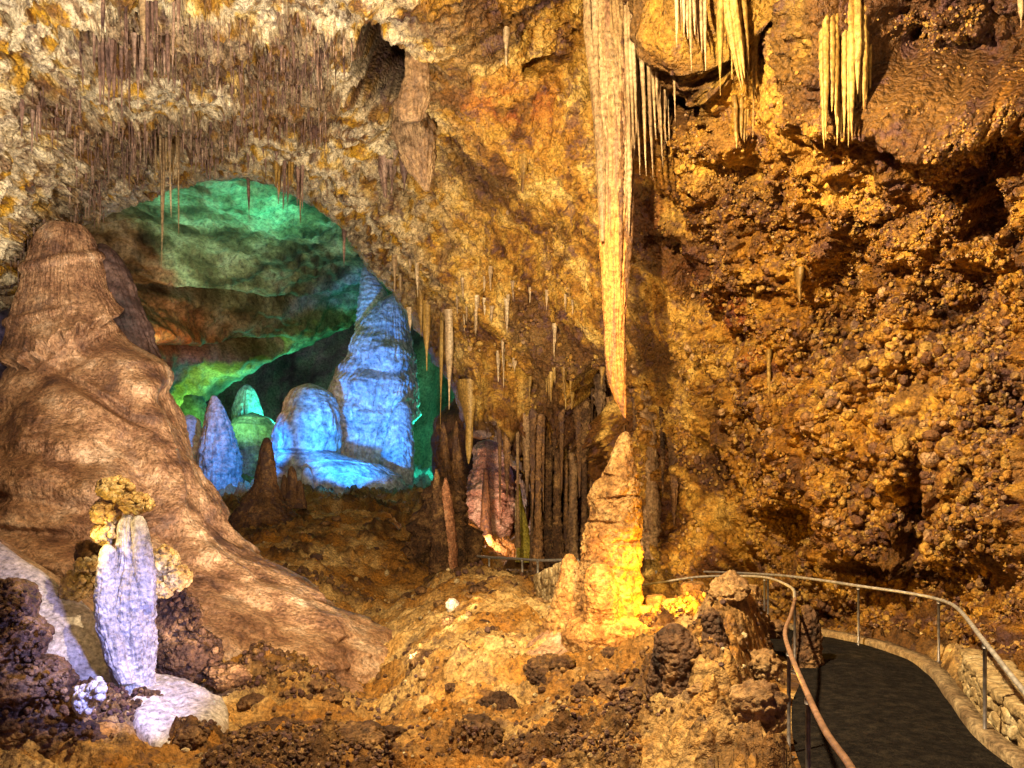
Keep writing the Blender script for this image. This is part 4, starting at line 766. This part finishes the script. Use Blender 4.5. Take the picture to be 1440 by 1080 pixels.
# ------------------------------------------------------------------ rocks, boulders, coral clumps
def rock_mesh(kind, seed, sub=5):
    V, Fc = ICO[sub]; V = V.copy(); s = seed*13.7
    if kind == 'coral':
        d = .28*fbm(V*1.1+s, 3)+.30*knobs(V*2.0+s)+.15*knobs(V*4.6+s)+.06*knobs(V*10+s)
        V = V*(0.72+d)[:, None]*[1, 1, .8]
    elif kind == 'block':
        d = .22*fbm(V*1.3+s, 4)+.05*fbm(V*5+s, 3)
        V = V/np.maximum(np.abs(V).max(1), .75)[:, None]*.8*(1+d)[:, None]; V[:, 2] *= .75
    else:
        V = V*(1+.35*fbm(V*1.0+s, 4)+.12*ridge(V*2.2+s, 3))[:, None]*[1, 1, .65]
    return V, Fc
rp = {}
def rock(px, py, Yd, w_px, kind, mat, label, group=None, h=1., name='rock', sink=.35, cat='rock', onground=True, sub=5):
    key = (kind, mat.name, random.randrange(4), sub)
    if key not in rp:
        V, Fc = rock_mesh(kind, key[2]+len(rp)*.37, sub); o = mk(name, V, Fc, mat); rp[key] = o.data; bpy.data.objects.remove(o)
    o = bpy.data.objects.new(name, rp[key]); COL.objects.link(o); s = w_px/2/F*Yd
    p = P(px, py, Yd)
    if onground: p[2] = gh(p[0], Yd)+s*h*(.5-sink)
    o.location = p; o.scale = (s, s, s*h); o.rotation_euler = (random.uniform(-.15, .15), random.uniform(-.15, .15), random.uniform(0, 6.2)); setp(o, label, cat, group); return o
# lit blocks beside the golden stalagmite
for (x, y, Yd, w, lab) in [(922, 846, 13.8, 30, 'small amber lit block, topmost right of the golden stalagmite'), (946, 852, 13.6, 34, 'round amber lit boulder at the top right of the lit heap'), (904, 862, 13.5, 36, 'flat glowing yellow block touching the golden stalagmite'),
    (960, 872, 13.2, 34, 'amber lit boulder nearest the dark round-topped stalagmite'), (925, 884, 13.0, 40, 'wide glowing yellow slab in the middle of the lit heap'), (905, 915, 12.6, 34, 'glowing block low in the lamp niche'), (945, 912, 12.6, 30, 'bright yellow block at the right of the lamp niche'),
    (986, 862, 13.8, 32, 'pale pinkish boulder right of the lit heap below the railing'), (1012, 872, 13.6, 30, 'second pale boulder under the railing, farther right'), (868, 945, 12.0, 30, 'yellow lit stone at the lower left of the lamp niche')]:
    rock(x, y, Yd, w, 'block', boulder_m, lab, 'lit heap by the golden stalagmite', name='boulder', onground=False, cat='boulder')
for k in range(8):
    rock(760+random.uniform(-20, 90), 0, random.uniform(11.4, 12.6), random.uniform(16, 40), 'coral', dark_m, 'dark knobbly rock on the slope in front of the golden stalagmite', 'rocks before the golden stalagmite')
specials = [(700, 985, 11.2, 60, 'coral', dark_m, 'upright dark rock stack in the middle foreground', 1.3), (760, 965, 12, 50, 'coral', dark_m, 'dark round rock at the root of the golden stalagmite', 1), (595, 945, 13.5, 40, 'coral', dark_m, 'solitary dark boulder on the valley floor', 1.1), (636, 878, 17, 18, 'coral', white_m, 'little white stalagmite stump on the golden slope', 1.4),
   (268, 1045, 9.0, 44, 'coral', dark_m, 'dark coral lump sitting on the whitish slab', 1), (668, 1055, 9, 70, 'coral', dark_m, 'wide dark coral rock at the bottom middle', .8), (500, 1070, 9, 90, 'coral', dark_m, 'big dark coral mound at the bottom left of the middle', .7), (320, 965, 11.5, 60, 'coral', dark_m, 'dark coral lump behind the whitish slab', .8),
   (850, 1010, 10, 60, 'coral', dark_m, 'dark coral ridge rock in the right foreground', .6), (380, 1010, 10.2, 110, 'coral', dark_m, 'long dark coral mound right of the whitish slab', .5), (350, 858, 17.2, 16, 'rock', tan_m, 'small hollow knob on the flank of the giant stalagmite', 1)]
for (x, y, Yd, w, kd, mt, lab, h) in specials: rock(x, y, Yd, w, kd, mt, lab, h=h)
zones = [((330, 900), (9, 12.5), 34, (14, 46), 'coral', dark_m, 'dark coral-crusted rock strewn over the foreground floor', 'dark rocks over the foreground floor'),
         ((450, 740), (14, 24), 20, (8, 22), 'coral', dark_m, 'brown knobbly rock on the valley floor', 'brown rocks on the valley floor'),
         ((400, 640), (24, 38), 24, (6, 18), 'coral', brown_m, 'dark rock on the rubble slope below the blue chamber', 'rubble below the blue chamber'),
         ((560, 900), (10, 20), 26, (8, 20), 'block', boulder_m, 'small tan loose stone on the golden slope', 'loose stones on the golden slope')]
for (xr, Yr, n, wr, kd, mt, lab, grp) in zones:
    for k in range(n):
        Yd = math.exp(random.uniform(math.log(Yr[0]), math.log(Yr[1]))); x = random.uniform(*xr)
        if abs(x-850) < 50 and 12.4 < Yd < 15: continue
        rock(x, 0, Yd, random.uniform(*wr), kd, mt, lab, grp, h=random.uniform(.6, 1.1), sub=4)
# rim of rubble between valley and path
for k in range(26):
    t = random.random(); Yd = 6.6+t*8; xe = float(np.interp(Yd, pl[:, 1][:100], pl[:, 0][:100])); X = xe-random.uniform(.3, 1.0)
    px = CX+X/Yd*F
    rock(px, 0, Yd, random.uniform(.18, .5)/Yd*F, random.choice(['block', 'coral']), random.choice([boulder_m, boulder_m, dark_m]), 'rubble stone of the rim along the left side of the path', 'rubble along the left rim of the path', h=random.uniform(.7, 1.2))
for (x, y, Yd, w, h, lab) in [(1046, 930, 10.2, 50, 1.1, 'tall brown knobbly boulder on the rim left of the railing'), (1075, 935, 9.6, 46, 1.2, 'pale pitted boulder on the rim beside the tall brown one'), (1075, 1010, 8, 60, 1.1, 'cream boulder on the rim at the lower edge'), (1050, 1060, 7.4, 70, .9, 'largest cream boulder in the bottom right rubble'), (1090, 885, 12.0, 32, 1.0, 'dark boulder under the left railing bend'), (1040, 885, 12.6, 34, .8, 'brown boulder before the far posts')]:
    rock(x, y, Yd, w, 'coral' if 'dark' in lab or 'brown' in lab else 'block', dark_m if 'dark' in lab else boulder_m, lab, h=h, onground=False, name='boulder', cat='boulder')
# coral bushes around the white stalagmite
def clump(name, mat, spots, label, n=120, rs=(3, 7), Yd=10.8, thick=.35, seed=1, cat='cave coral'):
    r = np.random.default_rng(seed); Vs = []; Fs = []; off = 0; bV, bF = ICO[3]
    c0 = P(np.mean([s[0] for s in spots]), np.mean([s[1] for s in spots]), Yd)
    for k in range(n):
        s = spots[r.integers(len(spots))]; a = r.uniform(0, 6.28); q = math.sqrt(r.uniform(0, 1))
        px = s[0]+s[2]*q*math.cos(a); py = s[1]+s[3]*q*math.sin(a)
        p = P(px, py, Yd+r.uniform(-thick, thick)*math.sqrt(max(0, 1-q*q*.8))); rad = r.uniform(*rs)/F*Yd
        V = bV*(.8+.35*knobs(bV*2.3+k*3.1)+.15*fbm(bV*4+k, 2))[:, None]*rad+p-c0
        Vs.append(V); Fs.append(bF+off); off += len(V)
    # core
    for s in spots:
        cV, cF = ICO[5]; V = cV*(1+.22*fbm(cV*2+s[0], 3)+.16*knobs(cV*3+s[0])+.09*knobs(cV*7+s[1])+.04*knobs(cV*14))[:, None]*.93*np.array([s[2]*.93/F*Yd, thick*.85, s[3]*.93/F*Yd])+P(s[0], s[1], Yd)-c0; Vs.append(V); Fs.append(cF+off); off += len(V)
    o = mk(name, np.vstack(Vs), np.vstack(Fs), mat); o.location = c0; setp(o, label, cat); return o
clump('coral_cluster', coral_m, [(162, 688, 24, 18), (190, 708, 24, 14), (150, 722, 18, 20), (148, 750, 14, 16)], 'cream popcorn coral cluster crowning the top left of the white stalagmite', 420, (2, 6), 10.4, .3, 1)
clump('coral_cluster', coral_m, [(115, 820, 26, 18), (105, 830, 18, 14), (125, 795, 16, 12)], 'bright yellow coral cluster left of the white stalagmite', 320, (2, 5), 11.2, .3, 2)
clump('coral_cluster', coral_m, [(232, 790, 18, 22), (250, 812, 18, 16), (228, 825, 16, 14)], 'tan coral cluster right of the white stalagmite', 320, (2, 5), 11.0, .3, 3)
clump('coral_rock', dark_m, [(240, 870, 40, 40), (260, 920, 50, 40), (235, 840, 24, 24)], 'dark coral thicket behind the right side of the white stalagmite', 520, (2, 6), 11.6, .5, 4)
clump('coral_rock', dark_m, [(125, 780, 16, 16), (140, 800, 14, 20)], 'small dark coral patch left of the white stalagmite top', 60, (4, 8), 11.3, .25, 5)
clump('coral_rock', dark_m, [(0, 850, 42, 36), (10, 900, 52, 40), (35, 960, 62, 40), (20, 1010, 90, 50), (70, 1050, 100, 40)], 'large dark coral-crusted rock in the bottom left corner', 1500, (1.6, 5.5), 8.8, .6, 6)
clump('coral_rock', white_m, [(118, 985, 14, 22), (135, 970, 12, 14)], 'knobbly pale lilac coral on the corner rock', 50, (4, 7), 8.6, .15, 7)
clump('popcorn_patch', coral_m, [(1222, 520, 16, 14), (1235, 535, 12, 10)], 'whitish popcorn nodules in the middle of the right wall', 26, (3, 6), wallp(1225, 525)[1]-.1, .15, 8)

# ------------------------------------------------------------------ stone walls
def stone_wall(name, pts, h, th, label, sw=.24, shh=.13, seed=1, mat=stone_m, lean=0):
    r = np.random.default_rng(seed); pts = dense(np.array(pts, float), 60); d = np.r_[0, np.cumsum(np.linalg.norm(np.diff(pts, axis=0), axis=1))]
    bV, bF = ICO[3]; Vs = []; Fs = []; off = 0; Lt = d[-1]
    def at(s): return np.array([np.interp(s, d, pts[:, k]) for k in range(3)])
    rowz = 0
    while rowz < h:
        hh = shh*r.uniform(.8, 1.3); s = r.uniform(0, sw)
        while s < Lt:
            w = sw*r.uniform(.6, 1.5); p = at(s); q = at(min(Lt, s+.1))-at(max(0, s-.1)); q /= np.linalg.norm(q); nrm = np.array([q[1], -q[0], 0])
            for side in (-1, 1) if th > .3 else (1,):
                b = bV/np.maximum(np.abs(bV).max(1), .72)[:, None]*.72*(1+.28*fbm(bV*1.2+r.uniform(0, 90), 3))[:, None]
                Vv = b[:, :1]*q*w*.72+b[:, 1:2]*nrm*th*.42+b[:, 2:3]*np.array([0, 0, 1.])*hh*.78+p+nrm*side*th*.3*(1 if th > .3 else 0)+np.array([0, 0, rowz+hh/2])
                Vv += r.uniform(-.02, .02, 3); Vs.append(Vv); Fs.append(bF+off); off += len(Vv)
            s += w*1.02
        rowz += hh
    V = np.vstack(Vs); o0 = pts[30]; o = mk(name, V-o0, np.vstack(Fs), mat); o.location = o0; setp(o, label, 'stone wall'); return o
stone_wall('stone_wall', [(4.95, 5.0, -2.56), (4.98, 7.0, -2.56), (5.3, 8.4, -2.56), (5.75, 9.6, -2.56), (6.15, 10.5, -2.56)], .42, .42, 'low cream dry-stone wall along the right edge of the path', .26, .11, 2)
stone_wall('stone_wall', [tuple(P(640, 835, 33)), tuple(P(690, 845, 31)), tuple(P(740, 850, 29)), tuple(P(775, 855, 26))], .95, .8, 'rough rubble wall carrying the far walkway', .55, .32, 3, boulder_m)
stone_wall('stone_wall', [tuple(P(768, 905, 19)), tuple(P(790, 905, 17.5)), tuple(P(812, 905, 16))], 1.5, .5, 'steep stacked stone wall left behind the golden stalagmite', .3, .2, 4, stone_m)

# ------------------------------------------------------------------ railings
def railing(label, pts, posts, mat, pmat, r=.024, base=None):
    pts = [P(*p) for p in pts]; c0 = np.array([pts[0][0], pts[0][1], pts[0][2]-1]); e = empty('railing', c0); setp(e, label, 'railing')
    d = dense(np.array(pts), 12*len(pts)); mb = MB(); mb.tube(d-c0, r, 12); mb.build('rail', mat, e)
    for px in posts:
        xs = CX+d[:, 0]/d[:, 1]*F
        if isinstance(px, tuple): i = int(np.argmin(np.abs(xs-px[0])+np.abs(d[:, 1]-px[1])*20)); 
        else: i = int(np.argmin(np.abs(xs-px)))
        p = d[i]; zb = min(gh(p[0], p[1])-.05, p[2]-.5); m2 = MB(); m2.tube([np.array([p[0], p[1], zb])-c0, p-c0+[0, 0, -.01]], r*.8, 10)
        m2.tube([np.array([p[0], p[1], p[2]-.06])-c0, p-c0+[0, 0, -.015]], r*1.15, 10); zg = zb+.05; m2.tube([np.array([p[0], p[1], zg-.02])-c0, np.array([p[0], p[1], zg+.035])-c0], r*2.4, 12); m2.build('post', pmat, e)
    return e
railing('long railing following the right edge of the path and bending left along the rock wall', [(1620, 1110, 5.6), (1500, 1040, 6.3), (1440, 972, 7.0), (1385, 903, 8.1), (1348, 857, 10.4), (1320, 843, 11.5), (1270, 833, 12.1), (1207, 824, 12.9), (1140, 814, 14.2), (1080, 808, 15.8), (990, 804, 19), (905, 803, 22)], [1385, 1320, 1207, 1083, 985, 920], steel_m, post_m)
railing('left railing with a worn copper-coloured rail curving away down the path', [(1230, 1150, 3.7), (1197, 1080, 4.35), (1162, 1030, 5.0), (1135, 975, 5.9), (1110, 915, 7.6), (1104, 888, 8.7), (1112, 865, 9.9), (1118, 842, 11.4)], [(1137, 5.8), (1108, 7.6), (1119, 11.3)], copper_m, post_m, .022)
railing('inner railing joining the far posts above the rubble', [(1118, 842, 11.4), (1112, 826, 12.6), (1076, 812, 14.2), (1020, 810, 15.2), (975, 812, 16), (935, 818, 16.4), (900, 823, 16.6)], [1076, 973], steel_m, post_m, .022)
railing('far railing along the walkway behind the golden stalagmite', [(652, 778, 30), (680, 783, 29), (720, 785.5, 27), (760, 788, 25), (812, 787, 23.5)], [664, 688, 735, 757, 800], steel_m, steel_m, .045)
railing('uppermost short railing in front of the mustard pillar', [(655, 771, 41), (690, 768, 41), (712, 765, 40.5), (726, 754, 40), (748, 753.5, 39.5)], [657, 712, 746], steel_m, steel_m, .04)
railing('two upright stub rails left of the golden stalagmite', [(766, 805, 24), (774, 806, 23.4)], [767, 773], steel_m, steel_m, .026)

# ------------------------------------------------------------------ lights
def lamp(kind, name, loc, energy, color, size=.3, target=None, spot=60, blend=.6):
    l = bpy.data.lights.new(name, kind); l.energy = energy; l.color = color
    if kind == 'AREA': l.shape = 'DISK'; l.size = size
    else: l.shadow_soft_size = size
    if kind == 'SPOT': l.spot_size = math.radians(spot); l.spot_blend = blend
    o = bpy.data.objects.new(name, l); COL.objects.link(o); o.location = loc
    if target is not None: o.rotation_euler = (Vector(target)-Vector(loc)).to_track_quat('-Z', 'Y').to_euler()
    return o
WARM = (1, .73, .37); NEU = (1, .86, .62)
def GP(px, Y, h): X = (px-CX)/F*Y; return (X, Y, gh(X, Y)+h)
lamp('AREA', 'wall_graze_fill', (6.2, 6.5, 3.2), 220, WARM, .3, (5.0, 17, 1.5))  # added unseen light raking along the right wall to bring out relief
lamp('AREA', 'lamp_right_low', (6.3, 6.2, -1.4), 240, WARM, .25, (6.2, 14, 1.5))
lamp('AREA', 'wall_key_fill', (-.5, 6.5, 5.6), 2100, WARM, .25, P(1180, 640, 15))  # added key light from upper left, for contrast on the right wall
lamp('SPOT', 'lamp_ceiling', (-5.5, 5, 2.0), 5200, NEU, .2, P(300, 60, 18), 80)
lamp('SPOT', 'lamp_arch', GP(560, 13, .4), 4200, NEU, .15, P(380, 190, 24), 100)
lamp('SPOT', 'lamp_leg', GP(570, 14, .4), 2000, WARM, .15, P(740, 380, 24), 84)
lamp('SPOT', 'lamp_curtain', P(930, 800, 17.5), 160, WARM, .15, P(820, 650, 26), 110)
lamp('SPOT', 'lamp_golden', GP(880, 10.9, .95), 420, (1, .50, .12), .08, P(842, 840, 13.5), 62)
lamp('POINT', 'lamp_niche', GP(950, 12.8, .5), 210, (1, .50, .03), .06)
lamp('SPOT', 'lamp_white', P(330, 985, 8.0), 48, (.66, .70, 1), .1, P(190, 900, 10.3), 60)
lamp('SPOT', 'lamp_mound', P(300, 850, 7.6), 650, (.34, .38, 1), .1, P(90, 930, 10.6), 60)
lamp('POINT', 'lamp_coral', P(120, 760, 9.8), 15, (1, .68, .18), .05)
lamp('SPOT', 'lamp_giant', (-.5, 8, 2.0), 620, NEU, .15, P(100, 620, 17), 70)
lamp('SPOT', 'lamp_giant_low', GP(400, 10.5, .6), 260, (1, .72, .55), .15, P(150, 560, 17), 90)
lamp('SPOT', 'floor_graze_fill', (-2.2, 7.0, 1.6), 1700, (1, .76, .42), .15, P(640, 880, 17), 52)  # added mid-air spot, unseen from the camera, grazing the valley floor
BLUE = (.01, .29, 1)
lamp('SPOT', 'lamp_blue', P(440, 690, 41), 15000, BLUE, .4, P(530, 560, 57), 46)
lamp('SPOT', 'lamp_blue_left', P(395, 610, 46), 4500, BLUE, .4, P(320, 640, 55), 60)
lamp('SPOT', 'lamp_dome_white', P(505, 655, 50), 2000, (.66, .62, 1), .3, P(535, 560, 56.5), 66)
lamp('SPOT', 'lamp_green', P(400, 430, 43.5), 1300, (.01, .9, .42), .4, P(400, 250, 43), 150)
lamp('SPOT', 'lamp_green_low', P(200, 560, 48), 1700, (.05, .9, .5), .4, P(350, 320, 50), 100)
lamp('SPOT', 'lamp_green_deep', P(300, 620, 62), 1700, (.25, 1, .12), .4, P(320, 540, 66), 110)
lamp('POINT', 'lamp_green_right', P(610, 600, 60), 700, (.03, 1, .55), .4)
lamp('POINT', 'lamp_teal', P(400, 590, 72), 1300, (.05, 1, .6), .3)
lamp('POINT', 'lamp_orange', P(262, 500, 50), 420, (1, .40, .10), .3)
lamp('POINT', 'lamp_pink', P(672, 750, 37.0), 620, (1, .62, .42), .2)

w = bpy.data.worlds.new('World'); S.world = w; w.use_nodes = True
w.node_tree.nodes['Background'].inputs[0].default_value = (.62, .46, 1.0, 1); w.node_tree.nodes['Background'].inputs[1].default_value = .12
cam = bpy.data.cameras.new('Camera'); cam.lens = 36*F/1440; cam.sensor_width = 36; cam.shift_y = (CY-540)/1440; cam.clip_end = 500; cam.clip_start = .05
co = bpy.data.objects.new('Camera', cam); COL.objects.link(co); co.rotation_euler = (math.pi/2, 0, 0); S.camera = co
S.view_settings.view_transform = 'Standard'; S.view_settings.look = 'None'; S.view_settings.exposure = .4; S.view_settings.gamma = 1
S.render.resolution_x = 1024; S.render.resolution_y = 768
try:
    S.cycles.max_bounces = 3; S.cycles.diffuse_bounces = 2; S.cycles.glossy_bounces = 1
except Exception: pass
